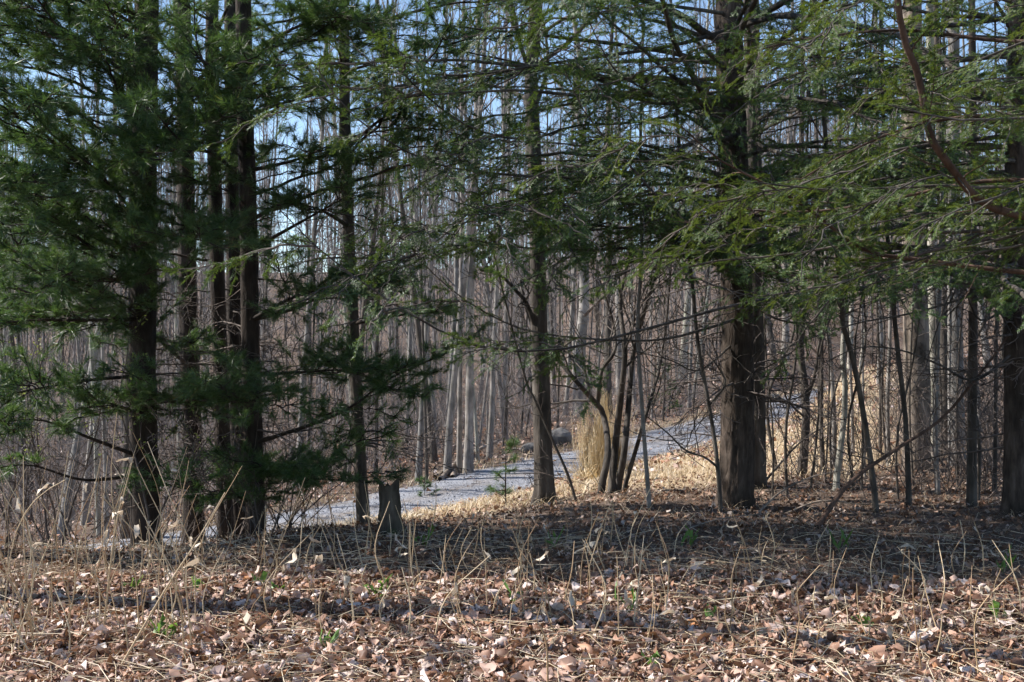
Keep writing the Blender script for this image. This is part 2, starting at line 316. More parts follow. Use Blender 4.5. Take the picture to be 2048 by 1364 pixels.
def twig_path(start, d, length, n, g, up=0.15, wob=0.18):
    p = [np.asarray(start, float)]; d = nrm(np.asarray(d, float)); st = length / (n - 1)
    for _ in range(n - 1):
        d = nrm(d + wob * g.normal(size=3) + np.array([0, 0, up])); p.append(p[-1] + d * st)
    return np.array(p)
def bare_branches(mb, path, radii, g, start=0.35, count=14, length=2.5, ang=(35, 65), levels=2, sides=4, sub=5, up=0.12, rmul=0.45, wob=0.16):
    """limbs and twigs of a leafless tree along a trunk path"""
    n = len(path)
    for c in range(count):
        t = start + (0.99 - start) * (c + g.uniform(0, 1)) / count
        f = t * (n - 1); k = min(int(f), n - 2); q = path[k] + (path[k + 1] - path[k]) * (f - k); r = radii[k] * rmul
        tg = nrm(path[k + 1] - path[k]); s = nrm(np.cross(tg, g.normal(size=3))); a = R(g.uniform(*ang))
        d = tg * math.cos(a) + s * math.sin(a)
        L = length * g.uniform(0.6, 1.2) * (1.15 - 0.75 * (t - start) / (1 - start + 1e-6))
        m = 6 if levels > 1 else 4
        lp = twig_path(q, d, L, m, g, up, wob); lr = np.linspace(min(r, 0.016 + 0.018 * L), 0.0035, m)
        mb.tube(lp, lr, sides)
        if levels > 1: bare_branches(mb, lp, lr, g, 0.25, sub, L * 0.45, (30, 60), levels - 1, 3, max(3, sub - 1), up * 0.8, 0.7, wob)

def trunk_path(px_pts, Y, extra_h, n=26, z_sink=0.12, dY=0.0):
    """from picture points at one distance, carried on above the frame to a total height"""
    pts = [P(p[0], p[1], Y if len(p) < 3 else p[2]) for p in px_pts]
    gz = h1(pts[0][0], pts[0][1]); pts[0][2] = gz
    base = pts[0].copy(); d = pts[-1] - pts[max(0, len(pts) - 3)]; d = d / max(d[2], 0.2)
    d[:2] *= 0.5
    while pts[-1][2] < gz + extra_h: pts.append(pts[-1] + d * 2.0 + np.array([rng.normal(0, 0.04), rng.normal(0, 0.04), 0]))
    pts.insert(0, base - np.array([0, 0, z_sink]))
    return smooth_path(pts, n), base
def taper(n, r0, r1, p=0.9): return r0 + (r1 - r0) * np.linspace(0, 1, n)**p

# --- needles
def pine_tufts(mb, pos, dr, K=28, ln=0.095, wd=0.0045, g=rng):
    N = len(pos)
    if N == 0: return
    d = nrm(dr[:, None] * g.uniform(0.5, 1.5, (N, 1, 1)) + 0.52 * g.normal(size=(N, K, 3)) * np.array([1, 1, 0.8]))
    b = pos[:, None] - dr[:, None] * (g.uniform(0, 0.06, (N, K, 1)))
    L = ln * g.uniform(0.7, 1.15, (N, K, 1)) * g.uniform(0.65, 1.2, (N, 1, 1)); s = nrm(np.cross(d, g.normal(size=(N, K, 3)))) * wd * 0.5
    tip = b + d * L; tip[..., 2] -= 0.012
    V = np.stack([b - s, b + s, tip], 2).reshape(-1, 3)
    mb.add(V, t=np.arange(len(V)).reshape(-1, 3))
def pine_limb(wood, needles, path, r0, g, start=0.3, spacing=0.1, side=0.5, K=28, ln=0.1, wd=0.0042, tufts_per_m=22, bare_twigs=True):
    n = len(path); L = np.linalg.norm(np.diff(path, axis=0), axis=1).sum()
    wood.tube(path, taper(n, r0, 0.004), 6)
    pos, dr = [], []
    cnt = max(3, int(L / spacing))
    for c in range(cnt):
        t = (c + g.uniform(0, 1)) / cnt
        f = t * (n - 1); k = min(int(f), n - 2); q = path[k] + (path[k + 1] - path[k]) * (f - k); tg = nrm(path[k + 1] - path[k])
        if t < start:
            if bare_twigs and g.uniform() < 0.5:
                s = nrm(np.cross(tg, g.normal(size=3))); p = twig_path(q, s + tg * 0.4, g.uniform(0.15, 0.5), 5, g, -0.02, 0.3); wood.tube(p, taper(5, 0.004, 0.0012), 3)
            continue
        sd = nrm(np.cross(tg, (0, 0, 1))) * (1 if c % 2 else -1)
        for rep in range(2 if g.uniform() < 0.35 else 1):
            d = tg * g.uniform(0.5, 1.0) + sd * g.uniform(0.5, 1.0) + np.array([0, 0, g.uniform(-0.25, 0.35)])
            l = side * g.uniform(0.5, 1.15) * (1.1 - 0.65 * (t - start) / (1 - start))
            p = twig_path(q, d, l, 5, g, 0.05, 0.14); wood.tube(p, taper(5, 0.005, 0.002), 3)
            m = max(2, int(l * tufts_per_m))
            tt = g.uniform(0.25, 1.0, m); tt[0] = 1.0; ff = tt * 4; kk = np.minimum(ff.astype(int), 3)
            pp = p[kk] + (p[kk + 1] - p[kk]) * (ff - kk)[:, None]; dd = nrm(p[kk + 1] - p[kk])
            dd = nrm(dd + 0.45 * g.normal(size=dd.shape) * np.array([1, 1, 0.6]) + np.array([0, 0, 0.15]))
            out = dd * (g.uniform(0.02, 0.1, (m, 1)) * (tt < 0.99)[:, None])
            pos.append(pp + out); dr.append(dd)
    pos.append(path[-2:]); dr.append(np.repeat(nrm(path[-1:] - path[-2:-1]), 2, 0))
    pine_tufts(needles, np.concatenate(pos), np.concatenate(dr), K, ln, wd, g)

def hem_needles(mb, start, end, normal, step=0.005, ln=0.018, wd=0.0045, g=rng):
    """two flat rows of short needles along straight twiglets"""
    L = np.linalg.norm(end - start, axis=1); m = int(max(4, np.ceil(np.percentile(L, 70) / step))); N = len(start)
    t = (np.arange(m)[None] + g.uniform(0, 1, (N, m))) / m
    d = nrm(end - start); sd = nrm(np.cross(d, normal)); p = start[:, None] + (end - start)[:, None] * t[..., None]
    V = []
    for s in (-1, 1):
        dn = nrm(sd[:, None] * s + d[:, None] * g.uniform(0.3, 0.8, (N, m, 1)) + 0.22 * g.normal(size=(N, m, 3)))
        tip = p + dn * (ln * g.uniform(0.7, 1.15, (N, m, 1))); w = nrm(d[:, None] + 0.3 * g.normal(size=(N, m, 3))) * wd * 0.5
        V.append(np.stack([p - w, p + w, tip], 2).reshape(-1, 3))
    V = np.concatenate(V); mb.add(V, t=np.arange(len(V)).reshape(-1, 3))
def hem_limb(wood, needles, path, r0, g, start=0.25, spacing=0.085, side=0.44, droop=0.25, step=0.0052, ln=0.018, wd=0.0046, dens=1.0, sides=6, tip_r=0.003):
    n = len(path); L = np.linalg.norm(np.diff(path, axis=0), axis=1).sum()
    wood.tube(path, taper(n, r0, tip_r if r0 < 0.025 else r0 * 0.45, 1.0), sides + (3 if r0 >= 0.025 else 0))
    A, B, N = [], [], []
    cnt = max(3, int(L / spacing))
    for c in range(cnt):
        t = (c + g.uniform(0, 1)) / cnt
        f = t * (n - 1); k = min(int(f), n - 2); q = path[k] + (path[k + 1] - path[k]) * (f - k); tg = nrm(path[k + 1] - path[k])
        if t < start:
            if g.uniform() < 0.55:
                s = nrm(np.cross(tg, g.normal(size=3))); p = twig_path(q, s + tg * 0.5, g.uniform(0.15, 0.6), 6, g, -0.04, 0.3); wood.tube(p, taper(6, 0.0035, 0.001), 3)
            continue
        sd = nrm(np.cross(tg, (0, 0, 1))) * (1 if c % 2 else -1)
        d = tg * g.uniform(0.5, 1.1) + sd * g.uniform(0.4, 1.0) + np.array([0, 0, g.uniform(-0.35, 0.25)])
        l = side * g.uniform(0.45, 1.2) * (1.1 - 0.6 * (t - start) / (1 - start))
        p = twig_path(q, d, l, 6, g, -droop * 0.25, 0.13); wood.tube(p, taper(6, 0.004, 0.0012), 3)
        if g.uniform() > dens: continue
        pn = nrm(np.cross(nrm(p[-1] - p[0]), sd + 0.35 * g.normal(size=3)))
        if pn[2] < 0: pn = -pn
        m = max(3, int(l / 0.03))
        for j in range(m):
            tt = 0.12 + 0.88 * (j + 0.5) / m; ff = tt * 5; kk = min(int(ff), 4); b = p[kk] + (p[kk + 1] - p[kk]) * (ff - kk); ax = nrm(p[kk + 1] - p[kk])
            s2 = np.cross(ax, pn) * (1 if j % 2 else -1)
            dd = nrm(ax * g.uniform(0.6, 1.1) + s2 * g.uniform(0.6, 1.0) + 0.2 * g.normal(size=3) + np.array([0, 0, -0.12]))
            ll = g.uniform(0.035, 0.11) * (1.15 - 0.6 * tt)
            A.append(b); B.append(b + dd * ll); N.append(pn + 0.25 * g.normal(size=3))
        A += [p[2], p[3], p[4]]; B += [p[3], p[4], p[5]]; N += [pn] * 3
    if A: hem_needles(needles, np.array(A), np.array(B), nrm(np.array(N)), step, ln, wd, g)

def coarse_crown(mb, axis_base, z0, z1, rad, n, g, size=0.09):
    """high crown above the picture: needle clumps through its volume"""
    t = g.uniform(0, 1, n)**0.8; a = g.uniform(0, 6.283, n); rr = rad * (1.0 - 0.8 * t) * np.sqrt(g.uniform(0.05, 1, n))
    layer = np.round(t * 14) / 14 + 0.012 * g.normal(size=n)
    c = np.stack([axis_base[0] + rr * np.cos(a), axis_base[1] + rr * np.sin(a), z0 + (z1 - z0) * layer - 0.15 * rr], -1)
    d = rand_unit(n, g) * np.array([1, 1, 0.5]); s = nrm(np.cross(d, rand_unit(n, g)))
    V = np.stack([c - s * size * 0.35, c + s * size * 0.35, c + d * size * 1.6], 1).reshape(-1, 3)
    mb.add(V, t=np.arange(len(V)).reshape(-1, 3))

# ------------------------------------------------------------------ pines
g = np.random.default_rng(5)
class Tree: pass
def conifer(name, label, px_pts, Y, wpx, barkm, height, cat='pine tree', group=None, ridge=0.08, flare=0.55, n=150, sides=32, freq=9):
    t = Tree(); t.path, t.base = trunk_path(px_pts, Y, height, n)
    r0 = 0.5 * wpx * Y / FPX; rad = taper(n, r0, 0.02, 1.1)
    t.root = empty(name, t.base, label, cat, group)
    mb = MB(); ridged_trunk(mb, t.path, rad, sides, ridge, flare, freq, seed=abs(int(px_pts[0][0])))
    t.trunk = mb.build('trunk', barkm, t.root, True, t.base); t.rad = rad; t.height = height
    return t
def at_height(t, z):
    k = int(np.argmin(np.abs(t.path[:, 2] - z))); return t.path[k]
PG = 'tall pines at the edge of the bank'
p1 = conifer('pine_tree', 'thick dark pine trunk left of the other pines, boughs reaching out of frame', [(292, 1112), (288, 900), (285, 700), (288, 400), (292, 100)], 9.6, 55, M['pine_bark'], 17, group=PG)
p2 = conifer('pine_tree', 'grey brown pine trunk just right of the thickest pine', [(388, 1100), (385, 900), (378, 700), (372, 400), (368, 100)], 11.3, 40, M['pine_bark'], 17, group=PG)
p3 = conifer('pine_tree', 'narrow pine trunk set close beside the sunlit-edged pine', [(452, 1085), (446, 900), (440, 700), (432, 450), (425, 150)], 10.6, 31, M['pine_bark'], 15, group=PG)
p4 = conifer('pine_tree', 'dark pine with a sunlit left edge and long boughs over the track', [(512, 1080), (508, 900), (501, 700), (497, 450), (489, 150)], 9.7, 37, M['pine_bark'], 17, group=PG)
p5 = conifer('pine_tree', 'slender pine trunk standing beside the cut stump', [(727, 1057), (716, 850), (706, 650), (697, 450), (690, 250), (688, 60)], 9.9, 25, M['dark_bark'], 14, group=PG)
p6 = conifer('pine_tree', 'slim dark pine trunk half hidden between the close-set pines', [(480, 1082), (476, 900), (470, 700), (466, 450), (462, 150)], 11.0, 32, M['pine_bark'], 14, group=PG)
def limb_obj(t, path, r0, kind, mats, gg, **kw):
    wood, nd = MB(), MB()
    (pine_limb if kind == 'pine' else hem_limb)(wood, nd, path, r0, gg, **kw)
    o = wood.build('limb', mats[0], t.root, True, t.base)
    if nd.n:
        f = nd.build('needles', mats[1], o, False, t.base); f['kind'] = 'stuff'
    return o
PM = (M['pine_bark'], M['pine_needles'])
PL = [  # tree, picture points with distance from trunk to tip, start of needles, side length
    (p1, [(288, 405, 9.6), (190, 350, 9.0), (90, 270, 8.4), (-60, 170, 7.6)], 0.15, 0.55),
    (p1, [(288, 530, 9.6), (200, 505, 9.0), (90, 420, 8.3), (0, 355, 7.6)], 0.15, 0.55),
    (p2, [(378, 735, 11.3), (330, 690, 10.2), (250, 610, 9.2), (140, 555, 8.5), (20, 500, 7.8)], 0.3, 0.55),
    (p1, [(286, 650, 9.6), (200, 640, 9.0), (80, 640, 8.2), (-40, 650, 7.5)], 0.2, 0.45),
    (p4, [(497, 360, 9.7), (430, 310, 9.2), (370, 290, 8.6), (290, 200, 8.0)], 0.2, 0.5),
    (p4, [(495, 300, 9.7), (440, 200, 9.0), (395, 90, 8.5), (388, 0, 8.0)], 0.2, 0.5),
    (p4, [(496, 345, 9.7), (590, 320, 9.4), (660, 290, 9.0)], 0.35, 0.45),
    (p4, [(492, 225, 9.7), (560, 208, 9.4), (650, 185, 9.0)], 0.3, 0.45),
    (p4, [(498, 490, 9.7), (600, 445, 9.4), (690, 395, 9.0)], 0.4, 0.4),
    (p4, [(507, 895, 9.7), (620, 850, 9.3), (700, 815, 9.0), (780, 757, 8.8), (880, 712, 8.6)], 0.42, 0.42),
    (p4, [(505, 760, 9.7), (590, 745, 9.2), (680, 740, 8.9), (770, 745, 8.7)], 0.2, 0.42),
    (p4, [(503, 650, 9.7), (580, 620, 9.3), (660, 585, 9.0), (740, 555, 8.8)], 0.35, 0.4),
    (p4, [(503, 640, 9.7), (600, 590, 9.0), (700, 585, 8.5)], 0.4, 0.35),
    (p1, [(286, 822, 9.6), (235, 812, 9.0), (175, 815, 8.5)], 0.1, 0.4),
    (p1, [(286, 800, 9.6), (380, 800, 8.9), (480, 805, 8.6), (560, 800, 8.4)], 0.15, 0.45),
    (p3, [(446, 930, 10.6), (520, 945, 9.6), (600, 955, 9.0), (700, 962, 8.7)], 0.1, 0.42),
    (p4, [(509, 950, 9.7), (590, 930, 9.2), (660, 925, 9.0)], 0.15, 0.4),
    (p4, [(509, 1000, 9.7), (450, 985, 9.0), (420, 1000, 8.6)], 0.2, 0.35),
    (p1, [(287, 905, 9.6), (190, 880, 9.0), (80, 840, 8.5), (-30, 850, 8.2)], 0.55, 0.3),
    (p1, [(286, 740, 9.6), (180, 760, 9.0), (60, 780, 8.4), (-40, 800, 8.0)], 0.55, 0.3),
    (p1, [(287, 960, 9.6), (170, 960, 9.2), (60, 930, 8.9), (-30, 940, 8.7)], 0.6, 0.3),
    (p3, [(443, 830, 10.6), (400, 800, 9.6), (330, 790, 8.8)], 0.2, 0.4),
    (p1, [(290, 260, 9.6), (220, 150, 9.0), (120, 60, 8.4), (40, -60, 8.0)], 0.15, 0.55),
    (p1, [(289, 330, 9.6), (350, 220, 9.0), (420, 130, 8.6)], 0.15, 0.5),
    (p2, [(370, 200, 11.3), (300, 80, 10.0), (200, -30, 9.2)], 0.2, 0.5),
    (p4, [(490, 120, 9.7), (560, 70, 9.2), (650, 35, 8.9), (730, 45, 8.6)], 0.25, 0.45),
    (p1, [(287, 480, 9.6), (330, 470, 8.8), (400, 480, 8.2), (450, 500, 7.8)], 0.2, 0.45),
    (p1, [(287, 560, 9.6), (230, 560, 8.6), (160, 540, 8.0), (60, 590, 7.4)], 0.2, 0.5),
    (p5, [(692, 290, 9.9), (760, 240, 9.4), (840, 190, 9.0)], 0.35, 0.4),
    (p5, [(697, 450, 9.9), (640, 420, 9.3), (570, 400, 9.0)], 0.4, 0.35),
    (p5, [(706, 640, 9.9), (800, 630, 9.4), (900, 625, 9.0)], 0.75, 0.25),
]
PSUB = []
for t, pts, st, sd in PL:
    pts = [P(*q) for q in pts]; pts[0] = at_height(t, pts[0][2])
    pth = smooth_path(pts, 16); limb_obj(t, pth, 0.021, 'pine', PM, g, start=st, side=sd); PSUB.append((t, pth, st))
def fill_limb(t, z, az, L, droop=-0.1, rise=0.25, n=14, gg=g):
    """az: 0 = towards the camera, positive = to the picture's right"""
    b = at_height(t, z); a = R(az); h = np.array([math.sin(a), -math.cos(a), 0.0]); s = np.linspace(0, 1, n)[:, None]
    p = b + h * L * s + np.array([0, 0, 1.0]) * (rise * L * s + droop * L * s**2)
    p += np.cumsum(gg.normal(0, 0.012, (n, 3)), 0) * (s > 0)
    return p
def limb_shapes(kind, mats, count, L, rise, droop, seed, **kw):
    out = []
    for c in range(count):
        gg = np.random.default_rng(seed + c); n = 16; q = np.linspace(0, 1, n)[:, None]; l = L * gg.uniform(0.85, 1.15); rs, dp = gg.uniform(*rise), gg.uniform(*droop)
        p = np.c_[l * q, np.zeros(n), l * (rs * q - dp * q**2)]; p[:, 1:2] += l * gg.normal(0, 0.12) * q**2; p += np.cumsum(gg.normal(0, 0.012, (n, 3)), 0) * (q > 0)
        w, nd = MB(), MB(); (pine_limb if kind == 'pine' else hem_limb)(w, nd, p, (0.0055 if mats[1] is M['bright_hemlock'] else 0.008) * l, gg, **kw)
        out.append((w.mesh('limb', mats[0], True), nd.mesh('needles', mats[1])))
    return out
def place_limb(t, z, az, sc, shp, gg):
    o = bpy.data.objects.new('limb', shp[0]); COL.objects.link(o); o.parent = t.root; o.location = tuple(at_height(t, z) - t.base)
    o.rotation_euler = (gg.normal(0, 0.25), gg.normal(0, 0.1), R(az - 90)); o.scale = (sc, sc, sc)
    f = bpy.data.objects.new('needles', shp[1]); COL.objects.link(f); f.parent = o; f['kind'] = 'stuff'
PSH = limb_shapes('pine', PM, 9, 1.7, (0.15, 0.45), (0.05, 0.2), 700, start=0.2, side=0.5)
PSP = limb_shapes('pine', PM, 7, 0.6, (0.0, 0.3), (0.0, 0.2), 760, start=0.1, side=0.26, spacing=0.07)
for t, pth, st in PSUB:                # branchlets along the long boughs
    L = np.linalg.norm(np.diff(pth, axis=0), axis=1).sum()
    for c in range(int(L * (1 - st) * 5)):
        k = min(14, int(15 * (st + (1 - st) * g.uniform() ** 0.8))); d = pth[k + 1] - pth[k]; q = pth[k] + d * g.uniform()
        az = math.degrees(math.atan2(d[0], -d[1])) + g.choice([-1, 1]) * g.uniform(10, 75); sc = g.uniform(0.6, 1.25); sh = PSP[g.integers(7)]
        o = bpy.data.objects.new('limb', sh[0]); COL.objects.link(o); o.parent = t.root; o.location = tuple(q - t.base)
        o.rotation_euler = (g.normal(0, 0.35), g.normal(-0.05, 0.2), R(az - 90)); o.scale = (sc, sc, sc)
        f = bpy.data.objects.new('needles', sh[1]); COL.objects.link(f); f.parent = o; f['kind'] = 'stuff'
for t, z0, z1, cnt, lo, hi in ((p1, 1.8, 4.6, 46, -95, 25), (p2, 2.3, 4.9, 8, -100, 100), (p3, 2.2, 4.6, 6, -80, 100), (p4, 2.2, 4.6, 18, -80, 90), (p5, 3.1, 4.6, 8, -130, 150)):
    for c in range(cnt):
        place_limb(t, z0 + (z1 - z0) * (c + g.uniform()) / cnt, g.uniform(lo, hi), g.uniform(0.6, 1.3), PSH[g.integers(9)], g)
for t in (p1, p2, p3, p4, p5, p6):     # dead lower limbs and the high crown
    wood = MB()
    for c in range(14):
        p = fill_limb(t, t.base[2] + g.uniform(0.5, 2.6), g.uniform(-180, 180), g.uniform(0.4, 1.3), -0.1, g.uniform(-0.15, 0.25), 8)
        wood.tube(p, taper(8, 0.011, 0.002), 4); bare_branches(wood, p, taper(8, 0.01, 0.002), g, 0.2, 7, 0.45, (35, 75), 2, 3, 3, 0.0, 0.6, 0.3)
    tag(wood.build('dead_branches', M['twig'], t.root, True, t.base), kind='stuff')
    cr = MB(); coarse_crown(cr, t.path[-40], 7.0, t.height, 2.0, 1000, g, 0.1)
    tag(cr.build('crown', M['pine_needles'], t.root, False, t.base), kind='stuff')

# ------------------------------------------------------------------ hemlocks
HG = 'hemlocks on the shaded bank'
k1 = conifer('hemlock_tree', 'big rough barked hemlock trunk standing out in front, right of centre', [(1470, 1012), (1474, 900), (1475, 750), (1473, 550), (1466, 300), (1458, 60)], 10.5, 65, M['hemlock_bark'], 16, 'hemlock tree', HG, 0.12, 0.65, 190, 48, 10)
k2 = conifer('hemlock_tree', 'dark trunk directly behind the big rough barked hemlock', [(1512, 968), (1512, 850), (1511, 700), (1509, 500), (1505, 250)], 12.0, 38, M['dark_bark'], 16, 'hemlock tree', HG)
k3 = conifer('hemlock_tree', 'dark forked hemlock trunk at the right edge of the picture', [(2034, 1012), (2036, 850), (2034, 650), (2032, 450), (2038, 200)], 9.6, 52, M['hemlock_bark'], 14, 'hemlock tree', HG)
b4 = np.array([3.6, 5.0, 0.0])
k4 = conifer('hemlock_tree', 'near hemlock outside the right edge, its reddish limb curving down into view', [(1024 + 3.6 * FPX / 5.0, 682 + 1.5 * FPX / 5.0), (1024 + 3.62 * FPX / 5.0, 300), (1024 + 3.6 * FPX / 5.0, 0)], 5.0, 130, M['hemlock_bark'], 13, 'hemlock tree', HG)
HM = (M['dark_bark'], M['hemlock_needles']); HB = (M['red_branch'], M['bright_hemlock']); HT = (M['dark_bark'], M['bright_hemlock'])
HL = [ # tree, points, radius, start, side, density, materials
    (k1, [(1462, 60, 10.5), (1350, 90, 9.5), (1200, 113, 8.8), (1100, 127, 8.4), (960, 148, 8.0), (860, 148, 7.8), (700, 125, 7.4)], 0.024, 0.4, 0.42, 0.8, HM),
    (k1, [(1470, 425, 10.5), (1350, 388, 9.6), (1230, 398, 9.0), (1130, 386, 8.6), (1030, 400, 8.3)], 0.022, 0.35, 0.45, 1, HM),
    (k1, [(1466, 300, 10.5), (1380, 235, 9.0), (1300, 185, 8.4), (1235, 145, 8.0), (1200, 90, 7.7), (1165, 10, 7.4)], 0.02, 0.3, 0.4, 1, HM),
    (k1, [(1469, 370, 10.5), (1290, 345, 9.0), (1150, 355, 8.2), (990, 347, 7.8), (880, 330, 7.5), (780, 285, 7.2), (690, 215, 7.0), (630, 130, 6.9)], 0.023, 0.3, 0.48, 1, HM),
    (k1, [(1464, 200, 10.5), (1300, 240, 9.0), (1150, 252, 8.4), (1060, 278, 8.0), (960, 262, 7.8), (880, 215, 7.6), (800, 140, 7.4), (740, 50, 7.2)], 0.02, 0.35, 0.42, 0.9, HM),
    (k1, [(1473, 560, 10.5), (1400, 480, 8.5), (1330, 410, 8.0), (1250, 320, 7.7), (1170, 225, 7.5), (1130, 140, 7.3)], 0.024, 0.2, 0.45, 1, HM),
    (k1, [(1472, 520, 10.5), (1330, 470, 9.0), (1180, 450, 8.2), (1040, 440, 7.7), (900, 400, 7.3)], 0.02, 0.25, 0.5, 1, HM),
    (k1, [(1473, 540, 10.5), (1300, 500, 9.2), (1150, 500, 8.4), (1000, 490, 7.9), (860, 455, 7.5), (760, 400, 7.3)], 0.019, 0.35, 0.5, 1, HM),
    (k1, [(1470, 470, 10.5), (1330, 420, 8.6), (1200, 400, 7.8), (1080, 420, 7.4), (940, 430, 7.0)], 0.019, 0.3, 0.5, 1, HM),
    (k3, [(2034, 455, 9.6), (1960, 480, 8.2), (1850, 505, 7.6), (1720, 545, 7.0), (1640, 557, 6.8), (1560, 545, 6.6), (1460, 490, 6.4), (1370, 440, 6.2)], 0.024, 0.55, 0.4, 0.9, (M['red_branch'], M['hemlock_needles'])),
    (k3, [(2034, 540, 9.6), (1900, 565, 8.4), (1700, 580, 7.8), (1560, 595, 7.4), (1460, 612, 7.2), (1350, 642, 7.0), (1200, 682, 6.8), (1080, 703, 6.7), (940, 690, 6.5), (860, 650, 6.4), (760, 590, 6.3), (640, 500, 6.2), (560, 420, 6.1)], 0.022, 0.72, 0.36, 0.6, HM),
    (k1, [(1474, 640, 10.5), (1420, 655, 9.6), (1300, 681, 8.8), (1090, 668, 8.2), (980, 630, 7.9), (880, 560, 7.6), (800, 470, 7.4)], 0.015, 0.5, 0.4, 0.8, HM),
    (k3, [(2033, 600, 9.6), (1950, 575, 8.8), (1800, 560, 8.2), (1660, 590, 7.8), (1540, 600, 7.5), (1400, 560, 7.3), (1290, 500, 7.2)], 0.018, 0.6, 0.4, 0.8, HM),
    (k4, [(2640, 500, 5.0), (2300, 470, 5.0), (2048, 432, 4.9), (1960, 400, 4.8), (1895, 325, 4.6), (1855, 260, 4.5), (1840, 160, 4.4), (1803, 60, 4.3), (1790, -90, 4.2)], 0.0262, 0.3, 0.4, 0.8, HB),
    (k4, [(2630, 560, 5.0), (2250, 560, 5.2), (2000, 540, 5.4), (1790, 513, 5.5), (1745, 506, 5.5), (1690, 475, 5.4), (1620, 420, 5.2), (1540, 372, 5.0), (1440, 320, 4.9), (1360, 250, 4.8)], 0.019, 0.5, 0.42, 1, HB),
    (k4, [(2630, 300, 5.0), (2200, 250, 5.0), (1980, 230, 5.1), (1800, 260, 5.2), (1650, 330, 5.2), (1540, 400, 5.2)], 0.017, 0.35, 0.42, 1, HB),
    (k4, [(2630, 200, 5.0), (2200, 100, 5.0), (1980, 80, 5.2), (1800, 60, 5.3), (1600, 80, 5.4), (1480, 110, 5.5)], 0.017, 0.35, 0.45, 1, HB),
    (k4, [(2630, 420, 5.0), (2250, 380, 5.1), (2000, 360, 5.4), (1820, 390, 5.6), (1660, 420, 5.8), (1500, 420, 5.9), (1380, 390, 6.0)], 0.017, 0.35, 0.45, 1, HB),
    (k3, [(2036, 330, 9.6), (1900, 310, 8.6), (1760, 300, 8.0), (1640, 340, 7.6), (1520, 380, 7.4)], 0.02, 0.3, 0.45, 1, HM),
    (k3, [(2037, 200, 9.6), (1900, 150, 8.6), (1760, 120, 8.0), (1620, 130, 7.6)], 0.02, 0.3, 0.45, 1, HM),
    (k2, [(1508, 420, 12.0), (1600, 370, 10.6), (1700, 340, 9.8), (1830, 330, 9.2)], 0.02, 0.35, 0.45, 1, HM),
    (k2, [(1505, 240, 12.0), (1600, 200, 11.0), (1720, 160, 10.2), (1830, 130, 9.6)], 0.02, 0.4, 0.45, 1, HM),
    (k1, [(1458, 30, 10.5), (1330, 10, 9.6), (1180, -10, 8.8), (1040, 0, 8.2), (920, 20, 7.9)], 0.02, 0.4, 0.42, 1, HM),
]
g = np.random.default_rng(8); SUBS = []
for t, pts, r0, st, sd, dn, mm in HL:
    pts = [P(*q) for q in pts]; pts[0] = at_height(t, pts[0][2])
    pth = smooth_path(pts, 26); limb_obj(t, pth, r0, 'hem', mm, g, start=st, side=sd, dens=dn)
    SUBS.append((t, pth, st, mm is HB, dn))
HSH = limb_shapes('hem', HM, 10, 2.9, (-0.02, 0.18), (0.05, 0.25), 800, start=0.3, side=0.46)
SPR = limb_shapes('hem', HM, 8, 0.85, (-0.05, 0.12), (0.1, 0.35), 1000, start=0.08, side=0.3, spacing=0.07)
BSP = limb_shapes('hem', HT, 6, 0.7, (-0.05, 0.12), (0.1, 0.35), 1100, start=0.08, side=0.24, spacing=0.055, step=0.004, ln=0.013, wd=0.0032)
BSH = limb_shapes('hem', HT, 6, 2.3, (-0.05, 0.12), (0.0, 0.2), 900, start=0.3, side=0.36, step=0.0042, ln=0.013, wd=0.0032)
for t, z0, z1, cnt, lo, hi, s0, s1, shp in ((k1, 2.35, 4.5, 40, -100, 30, 0.8, 1.4, HSH), (k2, 2.3, 4.9, 24, -30, 110, 0.7, 1.2, HSH), (k3, 2.0, 4.4, 44, -120, 0, 0.7, 1.2, HSH), (k4, 1.95, 3.1, 18, -106, -64, 0.8, 1.15, BSH)):
    for c in range(cnt):
        place_limb(t, z0 + (z1 - z0) * (c + g.uniform()) / cnt, g.uniform(lo, hi), g.uniform(s0, s1), shp[g.integers(len(shp))], g)
for t, pth, st, br, dn in SUBS:        # branchlets along the long limbs
    L = np.linalg.norm(np.diff(pth, axis=0), axis=1).sum(); shp = BSP if br else SPR
    for c in range(int(L * (1 - st) * 4.5 * dn)):
        q = pth[int(25 * (st + (1 - st) * g.uniform() ** 0.8))]; k = min(24, int(np.argmin(((pth - q)**2).sum(1)))); d = pth[k + 1] - pth[k]
        az = math.degrees(math.atan2(d[0], -d[1])) + g.choice([-1, 1]) * g.uniform(15, 75); sc = g.uniform(0.6, 1.25)
        o = bpy.data.objects.new('limb', (sh := shp[g.integers(len(shp))])[0]); COL.objects.link(o); o.parent = t.root; o.location = tuple(q - t.base)
        o.rotation_euler = (g.normal(0, 0.35), g.normal(0.05, 0.22), R(az - 90)); o.scale = (sc, sc, sc)
        f = bpy.data.objects.new('needles', sh[1]); COL.objects.link(f); f.parent = o; f['kind'] = 'stuff'
for t, nc in ((k1, 5000), (k2, 5000), (k3, 6000), (k4, 1500)):
    wood = MB()
    for c in range({id(k1): 16, id(k2): 22, id(k3): 30}.get(id(t), 5)):
        p = fill_limb(t, t.base[2] + g.uniform(0.6, 2.4), g.uniform(-180, 180), g.uniform(0.5, 1.9), -0.15, g.uniform(-0.15, 0.2), 8)
        wood.tube(p, taper(8, 0.011, 0.002), 4); bare_branches(wood, p, taper(8, 0.01, 0.002), g, 0.2, 8, 0.5, (35, 75), 2, 3, 3, -0.02, 0.6, 0.3)
    tag(wood.build('dead_branches', M['twig'], t.root, True, t.base), kind='stuff')
    cr = MB(); coarse_crown(cr, t.path[-40], 6.5, t.height, 2.3, nc, g, 0.09)
    tag(cr.build('crown', M['hemlock_needles'], t.root, False, t.base), kind='stuff')

